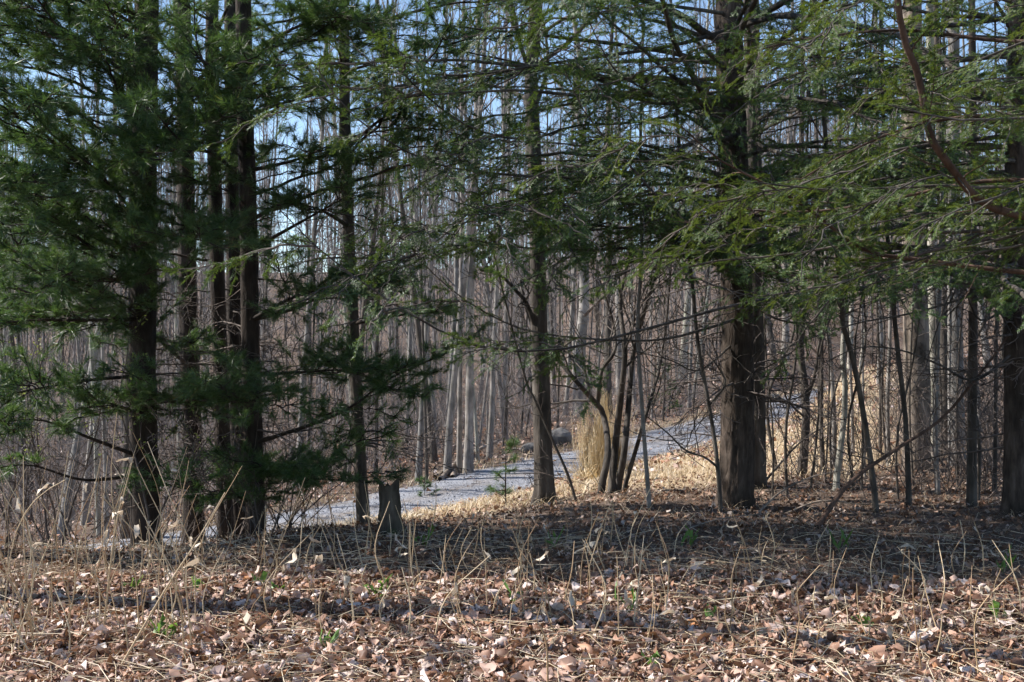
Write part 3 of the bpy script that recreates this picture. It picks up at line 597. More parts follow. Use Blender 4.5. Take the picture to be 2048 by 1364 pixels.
def bare_limb(t, pts, r0, twigs=8, tl=0.5):
    pth = smooth_path([P(*q) for q in pts], 20); m = MB(); rr = taper(20, r0, r0 * 0.3); m.tube(pth, rr, 7); bare_branches(m, pth, rr, g, 0.15, twigs, tl, (30, 75), 2, 3, 4, -0.02, 0.5, 0.3)
    m.build('limb', M['dark_bark'], t.root, True, t.base)
bare_limb(k3, [(2033, 650, 9.6), (1980, 595, 9.4), (1930, 562, 9.2), (1880, 540, 9.0), (1800, 530, 8.8)], 0.035, 10)
bare_limb(k3, [(2034, 700, 9.6), (1950, 760, 9.3), (1880, 730, 9.1), (1800, 700, 9.0), (1720, 695, 8.9), (1650, 725, 8.8)], 0.014, 8)
bare_limb(k3, [(2034, 600, 9.6), (1960, 640, 9.2), (1920, 560, 8.9), (1880, 640, 8.7), (1850, 740, 8.6)], 0.012, 6, 0.3)
bare_limb(k3, [(2034, 560, 9.6), (1850, 620, 8.9), (1700, 650, 8.5), (1560, 700, 8.2)], 0.013, 10)
bare_limb(k1, [(1474, 590, 10.5), (1560, 640, 10.2), (1650, 640, 10.0), (1760, 600, 9.8)], 0.014, 9)
bare_limb(k1, [(1474, 680, 10.5), (1400, 740, 10.0), (1340, 720, 9.7), (1260, 700, 9.4)], 0.012, 9)
bare_limb(k1, [(1474, 760, 10.5), (1560, 720, 10.4), (1640, 660, 10.3)], 0.01, 7)
bare_limb(k2, [(1510, 620, 12.0), (1600, 600, 11.5), (1700, 610, 11.2), (1800, 590, 11.0)], 0.016, 10, 0.6)

# ------------------------------------------------------------------ bare trees near the camera, placed one by one
g = np.random.default_rng(21)
def bare_tree(name, label, px_pts, Y, wpx, barkm, height=11, count=16, length=1.6, start=0.22, cat='bare tree', group=None, levels=2, low=0, flare=0.3, forks=(), seed=None, sub=5):
    gg = np.random.default_rng(seed if seed is not None else abs(int(px_pts[0][0] * 7 + px_pts[0][1])))
    n = 44 if wpx > 16 else 30
    path, base = trunk_path(px_pts, Y, height, n); r0 = 0.5 * wpx * Y / FPX; rad = taper(n, r0, 0.008, 1.0)
    root = empty(name, base, label, cat, group); mb = MB()
    if wpx > 16: ridged_trunk(mb, path, rad, 24, 0.07, flare, 7, abs(int(px_pts[0][0])))
    else:
        rad = rad * (1 + flare * np.exp(-np.linspace(0, 1, n) * 30)); mb.tube(path, rad, 8)
    mb.build('trunk', barkm, root, True, base)
    for fk in forks:
        fp = smooth_path([P(*q) for q in fk[0]], 12); fm = MB(); rr = taper(12, fk[1], fk[1] * 0.35); fm.tube(fp, rr, 6)
        bare_branches(fm, fp, rr, gg, 0.3, 6, 0.7, (30, 65), 2, 3, 4, 0.1, 0.6, 0.22)
        fm.build('limb', barkm, root, True, base)
    cb = MB(); bare_branches(cb, path, rad, gg, start, count, length, (35, 75), levels, 4, sub, 0.1, 0.4, 0.2)
    if low:
        for _ in range(low):
            z = gg.uniform(0.06, 0.3); k = int(z * (n - 1)); s = nrm(gg.normal(size=3) * np.array([1, 1, 0.2])); tp = twig_path(path[k], s, gg.uniform(0.5, 1.4), 8, gg, -0.03, 0.25)
            cb.tube(tp, taper(8, 0.006, 0.0015), 3); bare_branches(cb, tp, taper(8, 0.006, 0.0015), gg, 0.2, 6, 0.4, (35, 70), 2, 3, 3, 0, 0.6, 0.3)
    cb.build('crown', M['twig'], root, True, base)
    return root
bare_tree('bare_tree', 'dark bare tree standing alone at picture centre beside the gravel track', [(1090, 1008), (1086, 900), (1083, 780), (1078, 650), (1075, 500), (1068, 300), (1062, 150), (1072, 0)], 11.5, 38, M['dark_bark'], 13, 18, 1.9, 0.3, low=5, flare=0.9,
          forks=[([(1079, 680, 11.5), (1055, 610, 11.4), (1040, 590, 11.3), (1000, 550, 11.2), (960, 540, 11.1)], 0.03), ([(1065, 150, 11.5), (1040, 90, 11.4), (1030, 30, 11.3), (1010, -30, 11.3)], 0.03), ([(1066, 230, 11.5), (1095, 130, 11.6), (1085, 30, 11.6)], 0.03)])
# multi-stemmed clump
def multi_stem():
    base = P(1212, 987, 12.3); base[2] = h1(base[0], base[1])
    root = empty('multi_stemmed_tree', base, 'clump of four dark stems fanning out from one base beside tan grass', 'bare tree')
    gg = np.random.default_rng(4)
    for pts, w in (([(1200, 985), (1216, 905), (1207, 830), (1188, 802), (1150, 760), (1105, 705), (1060, 640), (1040, 560)], 16),
                   ([(1222, 985), (1232, 880), (1241, 800), (1250, 700), (1240, 600), (1262, 480), (1250, 330)], 17),
                   ([(1234, 985), (1249, 900), (1258, 800), (1268, 700), (1295, 600), (1330, 480), (1340, 350)], 15),
                   ([(1246, 985), (1270, 905), (1292, 830), (1320, 730), (1335, 620), (1345, 500)], 10),
                   ([(1195, 808), (1200, 760), (1206, 735), (1230, 700), (1225, 640), (1200, 560)], 11)):
        m = MB(); p = smooth_path([P(a, b, 12.3 + 0.15 * gg.normal()) for a, b in pts], 22); r0 = 0.5 * w * 12.3 / FPX
        if pts[0][1] > 900: p[0, 2] = base[2] - 0.08
        r = taper(22, r0, r0 * 0.25); m.tube(p, r, 9)
        bare_branches(m, p, r, gg, 0.35, 12, 1.0, (30, 70), 2, 4, 5, 0.1, 0.45, 0.25)
        m.build('stem', M['dark_bark'], root, True, base)
multi_stem()
SG = 'thin saplings on the shaded bank'
bare_tree('sapling', 'thin dark sapling leaning across the foot of the big hemlock', [(1442, 1036), (1432, 900), (1416, 800), (1395, 680), (1384, 560), (1368, 430)], 9.9, 9, M['dark_bark'], 6, 10, 0.8, 0.15, 'sapling', SG, forks=[([(1436, 935, 9.9), (1410, 915, 9.7), (1370, 900, 9.5), (1340, 870, 9.3), (1290, 830, 9.2)], 0.012), ([(1418, 810, 9.9), (1450, 770, 9.8), (1440, 740, 9.8), (1410, 700, 9.7)], 0.014)])
bare_tree('sapling', 'pale thin sapling rising from the leaves right of the four stems', [(1299, 1030), (1290, 900), (1282, 780), (1275, 650), (1284, 500), (1280, 350)], 10.2, 9, M['grey_bark'], 7, 10, 0.8, 0.2, 'sapling', SG)
bare_tree('bare_tree', 'crooked dark tree with a flared foot beyond the big hemlock', [(1602, 955), (1608, 900), (1612, 830), (1608, 760), (1600, 700), (1606, 600), (1600, 450)], 13.0, 17, M['dark_bark'], 8, 12, 1.0, 0.2, group='small trees on the right bank', flare=1.0, forks=[([(1613, 800, 13), (1632, 740, 12.9), (1640, 680, 12.8), (1670, 600, 12.7)], 0.025), ([(1609, 835, 13), (1575, 800, 12.9), (1560, 745, 12.8), (1565, 700, 12.8)], 0.014)])
bare_tree('sapling', 'straight thin sapling just right of the crooked dark tree', [(1647, 940), (1642, 850), (1643, 700), (1636, 560), (1638, 400)], 13.4, 10, M['dark_bark'], 8, 10, 0.9, 0.2, 'sapling', SG)
bare_tree('sapling', 'pale greenish sapling with a curved foot catching the sun', [(1670, 988), (1680, 905), (1691, 800), (1685, 700), (1691, 600), (1680, 450)], 11.6, 13, M['pale_bark'], 8, 9, 0.9, 0.25, 'sapling', SG)
bare_tree('sapling', 'thin sapling right behind the pale greenish one', [(1668, 925), (1668, 820), (1660, 700), (1650, 600), (1655, 400)], 14.0, 10, M['grey_bark'], 8, 10, 0.9, 0.2, 'sapling', SG)
bare_tree('sapling', 'dark sapling leaning left with its foot near the leaning branch', [(1753, 1040), (1741, 920), (1726, 820), (1706, 720), (1686, 650), (1680, 550), (1662, 400)], 9.9, 12, M['dark_bark'], 7, 9, 0.9, 0.2, 'sapling', SG)
bare_tree('sapling', 'wavy dark sapling in front of the sunlit furrowed trunk', [(1818, 1022), (1812, 850), (1800, 740), (1790, 650), (1784, 550), (1770, 400)], 10.3, 11, M['dark_bark'], 7, 9, 0.8, 0.2, 'sapling', SG)
bare_tree('sapling', 'thin sapling in front of the smooth pale trunk', [(1876, 985), (1870, 860), (1874, 720), (1880, 560)], 11.4, 10, M['grey_bark'], 7, 8, 0.8, 0.2, 'sapling', SG)
bare_tree('bare_tree', 'straight dark pole of a tree near the right edge', [(1943, 1028), (1944, 850), (1946, 650), (1944, 450), (1946, 250)], 10.2, 20, M['dark_bark'], 10, 12, 1.2, 0.25, group='small trees on the right bank', low=6)
bare_tree('bare_tree', 'stout tree with furrowed brown bark lit by the sun', [(1832, 945), (1834, 850), (1832, 700), (1828, 500), (1826, 250)], 13.6, 54, M['rough_bark'], 15, 14, 2.2, 0.35, group='tall trees at the right')
bare_tree('bare_tree', 'smooth pale grey trunk touching the sunlit furrowed one', [(1869, 940), (1868, 800), (1866, 600), (1862, 300)], 14.4, 22, M['pale_bark'], 14, 14, 2.0, 0.35, group='tall trees at the right')
bare_tree('bare_tree', 'dark grey trunk between the pale trunk and the dark pole', [(1914, 940), (1912, 800), (1910, 600), (1906, 300)], 14.0, 33, M['grey_bark'], 14, 14, 2.0, 0.35, group='tall trees at the right')
bare_tree('bare_tree', 'narrow brown trunk squeezed left of the dark grey trunk', [(1890, 935), (1890, 800), (1886, 600), (1880, 300)], 14.8, 18, M['dark_bark'], 13, 12, 1.8, 0.35, group='tall trees at the right')
for i, (x, y, Y, w, lb) in enumerate(((1706, 905, 15.5, 7, 'thin whip of a sapling in the sunlit gap, second right of the pale greenish one'), (1760, 900, 15.5, 7, 'thin whip in the sunlit gap midway to the furrowed trunk'), (1778, 925, 14.2, 9, 'slightly thicker whip just left of the furrowed trunk'),
                          (1545, 985, 11.2, 4, 'hair thin stem right of the paired hemlock trunks'), (1730, 950, 13, 5, 'hair thin stem rising behind the leaning dark sapling'), (1990, 980, 11.5, 8, 'thin crooked sapling between the dark pole and the right edge'), (1960, 940, 13.2, 9, 'crooked sapling behind the dark pole near the right edge'))):
    bare_tree('sapling', lb, [(x, y), (x - 3 + 4 * (i % 2), y - 120), (x - 12 + 7 * (i % 3), y - 260), (x - 20 + 12 * (i % 3), y - 450)], Y, w, M['dark_bark' if i % 2 else 'grey_bark'], 5.5, 8, 0.8, 0.15, 'sapling', SG, low=2 if i > 4 else 0)
for i in range(16):
    x = 1545 + 31 * i + g.uniform(-14, 14); Y = g.uniform(10.6, 16); y = 682 + 1.55 * FPX / Y
    bare_tree('sapling', 'thin dark whip ' + ('just right of the paired hemlocks' if x < 1620 else 'near the pale greenish sapling' if x < 1720 else 'left of the furrowed trunk' if x < 1820 else 'before the tall trunks at the right' if x < 1930 else 'between the dark pole and the right edge') + (', set back in the sun' if Y > 13.3 else ', close on the shaded bank'), [(x, y), (x + g.normal(0, 10), y - 130), (x + g.normal(0, 22), y - 280), (x + g.normal(0, 35), y - 450)], Y, g.uniform(4, 8), M['dark_bark'], 4.5, 9, 0.7, 0.12, 'sapling', 'thin whips on the right bank', low=2, seed=i + 40)
bare_tree('bare_tree', 'leafless tree beyond the left edge of the picture, shading the leaves in streaks', [(1024 - 4.4 * FPX / 6.7, 1170), (1000 - 4.4 * FPX / 6.7, 700), (1040 - 4.4 * FPX / 6.7, 200)], 6.7, 105, M['grey_bark'], 12, 16, 1.8, 0.3)
bare_tree('bare_tree', 'second leafless tree past the left edge, its shadow crossing the crest', [(1024 - 5.2 * FPX / 8.0, 1110), (1040 - 5.2 * FPX / 8.0, 700), (1030 - 5.2 * FPX / 8.0, 200)], 8.0, 62, M['grey_bark'], 12, 16, 1.8, 0.3)
bare_tree('sapling', 'thin forked shoots left of the lone centre tree', [(1152, 1012), (1136, 950), (1105, 880), (1070, 800), (1040, 720)], 11.3, 6, M['dark_bark'], 3.2, 8, 0.6, 0.2, 'sapling', SG, low=2)

# ------------------------------------------------------------------ bare trees across the track
def proto(seed, H, r0, barkm, twigm, count=16, length=2.2, lean=0.03, start=0.35, sub=5, levels=2):
    gg = np.random.default_rng(seed); n = 14
    z = np.linspace(-0.3, H, n); w = np.cumsum(gg.normal(0, 0.09, (n, 2)), 0) * np.linspace(0, 1, n)[:, None] + np.outer(z / H, gg.normal(0, lean * H, 2)); w[:2] = 0
    path = np.c_[w, z]; rad = taper(n, r0, 0.012, 1.0); rad[0] *= 1.35
    a = MB(); a.tube(path, rad, 7); c = MB(); bare_branches(c, path, rad, gg, start, count, length, (25, 65), levels, 3, sub, 0.14, 0.42, 0.2)
    if seed % 2: bare_branches(a, path, rad, gg, 0.3, 2, H * 0.42, (10, 20), 2, 5, 6, 0.1, 0.75, 0.07)
    return a.mesh('trunk', barkm, True), c.mesh('crown', twigm, True)
PROT = []
for s in range(14):
    gg = np.random.default_rng(100 + s); H = gg.uniform(13, 19); r = gg.uniform(0.075, 0.15)
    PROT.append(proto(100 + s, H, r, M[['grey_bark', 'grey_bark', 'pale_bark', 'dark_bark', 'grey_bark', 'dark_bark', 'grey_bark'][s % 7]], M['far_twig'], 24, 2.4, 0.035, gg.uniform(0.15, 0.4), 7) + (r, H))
SPROT = []
for s in range(8):
    gg = np.random.default_rng(300 + s); H = gg.uniform(5, 8.5); r = gg.uniform(0.02, 0.04)
    SPROT.append(proto(300 + s, H, r, M[['grey_bark', 'dark_bark'][s % 2]], M['far_twig'], 20, 1.2, 0.05, 0.1, 5) + (r, H))
def place(name, loc, pr, rz, s, label, cat, group):
    e = empty(name, loc, label, cat, group); e.rotation_euler = (rng.normal(0, 0.06), rng.normal(0, 0.06), rz); e.scale = s
    for nm, me in (('trunk', pr[0]), ('crown', pr[1])):
        o = bpy.data.objects.new(nm, me); COL.objects.link(o); o.parent = e
    return e
FAR = [(836, 966, 13, 'grey trunk at the far edge of the track, leftmost of the close set there'), (854, 968, 7, 'thin trunk hugging the leftmost grey trunk across the track'), (869, 926, 14, 'straight grey trunk set back behind the first pair across the track'),
       (894, 955, 15, 'grey trunk in the middle of the close set across the track'), (919, 948, 11, 'slightly leaning trunk left of the thickest one across the track'), (936, 950, 19, 'thickest grey trunk of the close set across the track'),
       (956, 927, 8, 'thin trunk right of the thickest one across the track'), (978, 922, 12, 'dark trunk at the right end of the close set across the track'), (691, 955, 16, 'grey trunk across the track showing left of the slender pine'),
       (751, 946, 9, 'thin trunk across the track above the cut stump'), (814, 886, 10, 'far thin trunk left of the close set across the track'), (1160, 836, 26, 'broad grey trunk beyond the track right of the lone centre tree'),
       (1130, 830, 9, 'thin grey trunk left of the broad one beyond the track'), (1365, 760, 16, 'grey trunk behind the young green pine across the track'), (1240, 790, 14, 'grey trunk beyond the track behind the four stems'),
       (1400, 765, 12, 'thin trunk beyond the track left of the big hemlock'), (1550, 740, 12, 'trunk on the leafy slope just right of the paired hemlocks'), (1570, 720, 15, 'leaning trunk on the leafy slope above the track'),
       (121, 1080, 17, 'dark trunk low across the track, leftmost of the left group'), (171, 1050, 17, 'grey trunk second in the left group across the track'), (200, 1076, 11, 'thin pale-edged trunk in the left group across the track'),
       (213, 1090, 10, 'thin dark trunk leaning in the left group across the track'), (252, 1080, 22, 'grey trunk directly left of the thick dark pine across the track'), (60, 1040, 11, 'thin trunk near the left edge across the track'), (590, 975, 14, 'trunk across the track showing right of the pines'),
       (640, 930, 9, 'thin trunk across the track midway between pines and stump'), (1760, 770, 12, 'trunk on the far slope behind the sunlit gap'), (1700, 740, 11, 'grey trunk on the far slope above the sunlit gap'), (1980, 760, 14, 'grey trunk far back near the right edge')]
for i, (x, y, w, lb) in enumerate(FAR):
    b = ray_ground(x, y, 14); pr = PROT[(i * 5) % 14]; s = 0.5 * w * b[1] / FPX / pr[2]; 
    place('bare_tree', b - np.array([0, 0, 0.05]), pr, i * 1.7, (s, s, 0.75 + 0.35 * min(1.4, s)), lb, 'bare tree', 'grey trunks along the far side of the track')
g = np.random.default_rng(33); taken = []
def scatter(cnt, y0, y1, wmin, test=None):
    out = []; tries = 0
    while len(out) < cnt and tries < 20000:
        tries += 1
        Y = y0 + (y1 - y0) * g.uniform()**0.75; px = g.uniform(-120, 2168); X = (px - 1024) * Y / FPX
        d, _ = road_dist(np.array([X]), np.array([Y]))
        k = int(np.argmin((_rp[:, 0] - X)**2 + (_rp[:, 1] - Y)**2))
        xr = np.interp(X, _rp[:, 0], _rp[:, 1])
        if d[0] < 2.3 or (Y < xr + 1): continue
        if Y > 30 and ((540 < px < 690 and g.uniform() < 0.75) or (930 < px < 1015 and g.uniform() < 0.5) or (1120 < px < 1340 and g.uniform() < 0.45)): continue      # thinner stands
        if any((X - a)**2 + (Y - b)**2 < wmin**2 for a, b in out): continue
        out.append((X, Y))
    return out
LAND = [(250, 'left of the thick dark pine'), (520, 'between the pine trunks'), (720, 'between the pines and the stump'), (1060, 'between the stump and the lone centre tree'), (1300, 'behind the four-stemmed clump'), (1460, 'left of the big hemlock'),
        (1640, 'right of the paired hemlocks'), (1830, 'behind the sunlit saplings'), (3000, 'behind the tall trunks at the right')]
def whereabouts(X, Y):
    px = 1024 + X * FPX / Y; return next(l for x, l in LAND if px < x)
for X, Y in scatter(150, 25, 62, 0.9):
    i = int(g.integers(14)); pr = PROT[i]; s = 0.22 + 0.62 * g.uniform()**2; w = whereabouts(X, Y)
    lb = ('stouter ' if s * pr[2] > 0.07 else 'slender ') + ('grey', 'grey', 'pale', 'dark', 'grey', 'dark', 'grey')[i % 7] + ' bare tree ' + ('close beyond' if Y < 36 else 'well beyond') + ' the track, ' + w
    place('bare_tree', (X, Y, h1(X, Y) - 0.05), pr, g.uniform(0, 6.28), (s, s, g.uniform(0.85, 1.15)), lb, 'bare tree', 'bare trees beyond the track, ' + w)
for X, Y in scatter(230, 18, 52, 0.45):
    i = int(g.integers(8)); pr = SPROT[i]; s = g.uniform(0.5, 1.15); w = whereabouts(X, Y)
    lb = ('short ' if s < 0.75 else 'tall ') + ('grey', 'dark')[i % 2] + ' thin sapling ' + ('close beyond' if Y < 30 else 'well beyond') + ' the track, ' + w
    place('sapling', (X, Y, h1(X, Y) - 0.05), pr, g.uniform(0, 6.28), (s, s, s), lb, 'sapling', 'saplings beyond the track, ' + w)
# the wood that runs on behind, too far to count
dw = MB(); n_far = 980
for X, Y in scatter(n_far, 60, 190, 0.7):
    z = h1(X, Y); H = g.uniform(14, 21); m = 6; zz = np.linspace(-0.3, H, m); ln = g.normal(0, 0.5, 2)
    path = np.c_[X + ln[0] * zz / H + g.normal(0, 0.08, m), Y + ln[1] * zz / H, z + zz]; r0 = g.uniform(0.03, 0.1)
    dw.tube(path, taper(m, r0, 0.03), 4)
    nb = 24
    t = g.uniform(0.06, 0.99, nb); f = t * (m - 1); k = np.minimum(f.astype(int), m - 2); q = path[k] + (path[k + 1] - path[k]) * (f - k)[:, None]
    a = g.uniform(0, 6.28, nb); L = g.uniform(0.9, 2.8, nb) * (1.2 - 0.6 * t); d = nrm(np.stack([np.cos(a), np.sin(a), g.uniform(0.4, 1.8, nb)], -1))
    tip = q + d * L[:, None]; dw.tubes_arr(np.stack([q, tip], 1), np.repeat(np.array([[0.03, 0.011]]), nb, 0), 3)
    for f2 in (0.45, 0.8):
        m2 = q + d * (L * f2)[:, None]; t2 = m2 + nrm(d + np.array([0, 0, 0.3]) + g.normal(0, 0.6, (nb, 3))) * (L * 0.55)[:, None]
        dw.tubes_arr(np.stack([m2, t2], 1), np.repeat(np.array([[0.018, 0.008]]), nb, 0), 3)
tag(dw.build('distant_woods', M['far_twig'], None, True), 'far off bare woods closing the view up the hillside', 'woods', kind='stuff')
# undergrowth: twiggy brush beyond the track and along the bank
ub_far, ub_near = MB(), MB()
def brush(X, Y, H, cnt, spread=0.5, ub=None):
    z = h1(X, Y)
    for _ in range(cnt):
        d = np.array([g.normal(0, spread), g.normal(0, spread), 1.0]); p = twig_path((X + g.normal(0, 0.1), Y + g.normal(0, 0.1), z - 0.03), d, H * g.uniform(0.5, 1.1), 5, g, 0.03, 0.2)
        ub.tube(p, taper(5, 0.005 + 0.002 * H, 0.002), 3)
        for j in range(3):
            k = g.integers(1, 4); q = twig_path(p[k], (p[k + 1] - p[k]) / 0.2 + g.normal(0, 0.7, 3), H * g.uniform(0.2, 0.5), 4, g, 0.05, 0.25); ub.tube(q, taper(4, 0.004, 0.0015), 3)
for X, Y in scatter(520, 17, 40, 0.4):
    if 1530 < 1024 + X * FPX / Y < 1800 and Y > 30 and g.uniform() < 0.85: continue
    brush(X, Y, g.uniform(0.8, 3.2), g.integers(3, 7), 0.45, ub_far)
for X, Y in scatter(420, 36, 75, 0.4):
    if 1500 < 1024 + X * FPX / Y < 1800 and g.uniform() < 0.8: continue
    brush(X, Y, g.uniform(1.5, 5.0), g.integers(4, 7), 0.4, ub_far)
for _ in range(46):
    px = g.uniform(-60, 620); Y = g.uniform(9.2, 13.5); X = (px - 1024) * Y / FPX
    if road_dist(np.array([X]), np.array([Y]))[0][0] > 2.0: brush(X, Y, g.uniform(0.7, 2.2), g.integers(2, 5), 0.5, ub_near)
for _ in range(70):
    px = g.uniform(1560, 2120); Y = g.uniform(11, 18); X = (px - 1024) * Y / FPX; brush(X, Y, g.uniform(0.5, 2.0), g.integers(2, 5), 0.6, ub_near)
for _ in range(60):
    px = g.uniform(1870, 2130); Y = g.uniform(11, 20); X = (px - 1024) * Y / FPX; brush(X, Y, g.uniform(1.0, 2.6), g.integers(3, 6), 0.8, ub_near)
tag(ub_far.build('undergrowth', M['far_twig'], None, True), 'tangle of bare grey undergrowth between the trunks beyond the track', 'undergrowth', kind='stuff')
tag(ub_near.build('undergrowth', M['twig'], None, True), 'dark twiggy brush between the trunks on the near bank', 'undergrowth', kind='stuff')

# ------------------------------------------------------------------ young pines, budding shrub, stump, rock, leaning branch
g = np.random.default_rng(51)
def young_pine(name, label, b, H, rad, cnt, mats=PM, wd=0.004, ln=0.1, K=22):
    root = empty(name, b, label, 'young pine'); path = twig_path(b - np.array([0, 0, 0.05]), (0, 0, 1), H, 10, g, 0.3, 0.04)
    m = MB(); m.tube(path, taper(10, 0.012 * H, 0.003), 6); m.build('trunk', M['pine_bark'], root, True, b)
    w, nd = MB(), MB()
    for c in range(cnt):
        t = 0.12 + 0.86 * c / cnt; k = int(t * 9); a = g.uniform(0, 6.28); L = rad * (1.05 - 0.8 * t) * g.uniform(0.8, 1.15)
        p = twig_path(path[k], (math.cos(a), math.sin(a), 0.35), L, 7, g, 0.03, 0.1)
        pine_limb(w, nd, p, 0.006, g, 0.2, 0.12, L * 0.4, K, ln, wd, 14, False)
    cr = w.build('branches', M['pine_bark'], root, True, b); f = nd.build('needles', mats[1], cr, False, b); f['kind'] = 'stuff'
young_pine('young_pine', 'bushy bright green young pine beyond the track right of the four stems', ray_ground(1330, 832, 20), 1.75, 0.75, 26, wd=0.006)
young_pine('young_pine', 'tiny green pine seedling on the grassy bank left of the centre tree', ray_ground(1012, 1010, 10), 0.9, 0.28, 9, wd=0.004)
young_pine('young_pine', 'small sparse green pine on the near edge of the track behind the stump', ray_ground(848, 1000, 12), 0.55, 0.25, 7, wd=0.004)

def budding(label, px, Y, H, cnt):
    X = (px - 1024) * Y / FPX; b = np.array([X, Y, h1(X, Y)]); root = empty('budding_shrub', b, label, 'shrub', 'budding shrubs at the left'); bd = MB()
    for c in range(cnt):
        m = MB(); p = twig_path(b - (0, 0, 0.05), (g.normal(0, 0.25), g.normal(0, 0.25), 1), H * g.uniform(0.75, 1.1), 12, g, 0.06, 0.12); rr = taper(12, 0.012, 0.003); m.tube(p, rr, 5)
        bare_branches(m, p, rr, g, 0.3, 12, 0.55, (35, 70), 2, 3, 4, 0.05, 0.6, 0.25); m.flush(); tips = np.concatenate(m.v); tips = tips[g.integers(0, len(tips), 130)]; tips = tips[tips[:, 2] > b[2] + 0.45 * H]
        q = tips + g.normal(0, 0.012, tips.shape); d = rand_unit(len(q), g) * 0.02; e = rand_unit(len(q), g) * 0.009
        V = np.stack([q - e, q + d * 0.6 - e * 0.2, q + e, q - d * 0.6], 1).reshape(-1, 3); bd.add(V, q=np.arange(len(V)).reshape(-1, 4))
        m.build('stem', M['twig'], root, True, b)
    tag(bd.build('buds', M['bud'], root, False, b), kind='stuff')
budding('thin shrub dotted with yellow green buds in front of the thick pine', 300, 8.9, 1.75, 2)
budding('budding shrub with crooked stems near the left edge', 110, 9.6, 2.1, 3)
budding('taller sparse budding shrub at the far left edge', 20, 10.2, 2.3, 3)
def stump():
    b = P(778, 1088, 8.7); b[2] = h1(b[0], b[1]); Ht = CAM_H - (975 - 682) * 8.7 / FPX - b[2]
    root = empty('tree_stump', b, 'tall weathered stump with a flat cut top behind dry stalks', 'stump')
    n = 26; path = np.c_[np.full(n, b[0]), np.full(n, b[1]), np.linspace(b[2] - 0.1, b[2] + Ht, n)]; path[:, 0] += 0.01 * np.sin(np.linspace(0, 3, n))
    rad = np.full(n, 0.5 * 40 * 8.7 / FPX) * (1 + 0.06 * np.sin(np.linspace(0, 5, n))); m = MB(); k = 28
    ridged_trunk(m, path, rad, k, 0.14, 0.5, 7, 3); gs = np.random.default_rng(6); lift = np.cumsum(gs.normal(0, 0.012, k)); lift -= np.linspace(0, lift[-1], k)
    V = m.v[-1].reshape(n, k, 3); V[-1, :, 2] += lift; V[-2, :, 2] += lift * 0.6; m.build('bark', M['stump_bark'], root, True, b)
    c = MB(); ring = V[-1].copy(); ctr = path[-1]; ring = ctr + (ring - ctr) * 0.94; ring[:, 2] -= 0.015
    mid = ctr + (ring - ctr) * 0.5; mid[:, 2] += gs.normal(0, 0.006, k)
    c.add(np.vstack([ring, mid, ctr - np.array([0, 0, 0.02])]), q=[(i, (i + 1) % k, k + (i + 1) % k, k + i) for i in range(k)], t=[(k + i, k + (i + 1) % k, 2 * k) for i in range(k)]); c.build('cut_top', M['dark_bark'], root, False, b)
stump()
def boulder(px, py, w, h, label, seed):
    b = ray_ground(px, py, 15); gg = np.random.default_rng(seed); s = w * b[1] / FPX / 2; hh = h * b[1] / FPX
    th = np.linspace(0, np.pi, 12)[:, None]; ph = np.linspace(0, 2 * np.pi, 20, endpoint=False)[None]
    d = np.stack([np.sin(th) * np.cos(ph), np.sin(th) * np.sin(ph), np.cos(th) * np.ones_like(ph)], -1)
    k = gg.normal(size=(7, 3)); o = sum(np.abs(np.sin(d @ k[i] * 2.2 + i)) for i in range(7)) / 7
    V = d * (0.75 + 0.5 * o)[..., None] * np.array([s, s * 0.8, hh * 0.75]); V[..., 2] += hh * 0.25
    m = MB(); i = np.arange(11)[:, None]; j = np.arange(20)[None]; j2 = (j + 1) % 20
    m.add(V, q=np.stack([i * 20 + j, (i + 1) * 20 + j, (i + 1) * 20 + j2, i * 20 + j2], -1))
    ob = m.build('boulder', M['rock']); ob.location = tuple(b); tag(ob, label, 'boulder', 'boulders by the track')
boulder(1115, 893, 55, 34, 'dark boulder at the far side of the track behind the centre tree', 1)
boulder(1060, 905, 34, 18, 'smaller dark rock left of the boulder across the track', 2)
boulder(1550, 800, 22, 12, 'small rock on the leafy slope above the track', 3)

def leaning_branch(label, pts, r0, mt, twigs=6, name='fallen_branch'):
    pts = [P(*q) for q in pts]; pts[0][2] = h1(pts[0][0], pts[0][1]) + r0 * 0.5; b = pts[0].copy()
    path = smooth_path(pts, 30); m = MB(); rad = taper(30, r0, r0 * 0.35); m.tube(path, rad, 8)
    gg = np.random.default_rng(int(abs(b[0]) * 1000) % 97)
    root = empty(name, b, label, 'branch', 'fallen branches on the bank'); m.build('stem', mt, root, True, b)
    if twigs:
        w = MB(); bare_branches(w, path, rad, gg, 0.2, twigs, 0.55, (30, 75), 2, 3, 4, 0.0, 0.45, 0.3); tag(w.build('twigs', M['twig'], root, True, b), kind='stuff')
leaning_branch('long bare branch leaning from the leaf litter up towards the right edge', [(1634, 1058, 8.9), (1700, 965, 9.2), (1790, 900, 9.4), (1880, 840, 9.5), (1950, 760, 9.5), (2010, 680, 9.55), (2046, 618, 9.6)], 0.022, M['red_branch'], 10)
leaning_branch('thin arched branch from hemlock foot towards the pale greenish sapling', [(1512, 1030, 9.9), (1560, 985, 10.2), (1620, 955, 10.6), (1690, 940, 10.9)], 0.012, M['dead_wood'], 4)
leaning_branch('slim branch slanting up right from behind the paired hemlock trunks', [(1520, 940, 12.0), (1600, 885, 12.4), (1660, 845, 12.6), (1700, 800, 12.8)], 0.014, M['dark_bark'], 3)
leaning_branch('dark arched limb sagging between furrowed trunk and dark pole', [(1950, 770, 10.2), (1880, 730, 10.0), (1800, 700, 9.8), (1720, 695, 9.7), (1640, 720, 9.6)], 0.014, M['dark_bark'], 4) if False else None
leaning_branch('short stick lying at the foot of the big hemlock', [(1570, 1000, 10.2), (1640, 1002, 10.1), (1720, 1008, 10.0), (1800, 1010, 9.9)], 0.01, M['dead_wood'], 3)
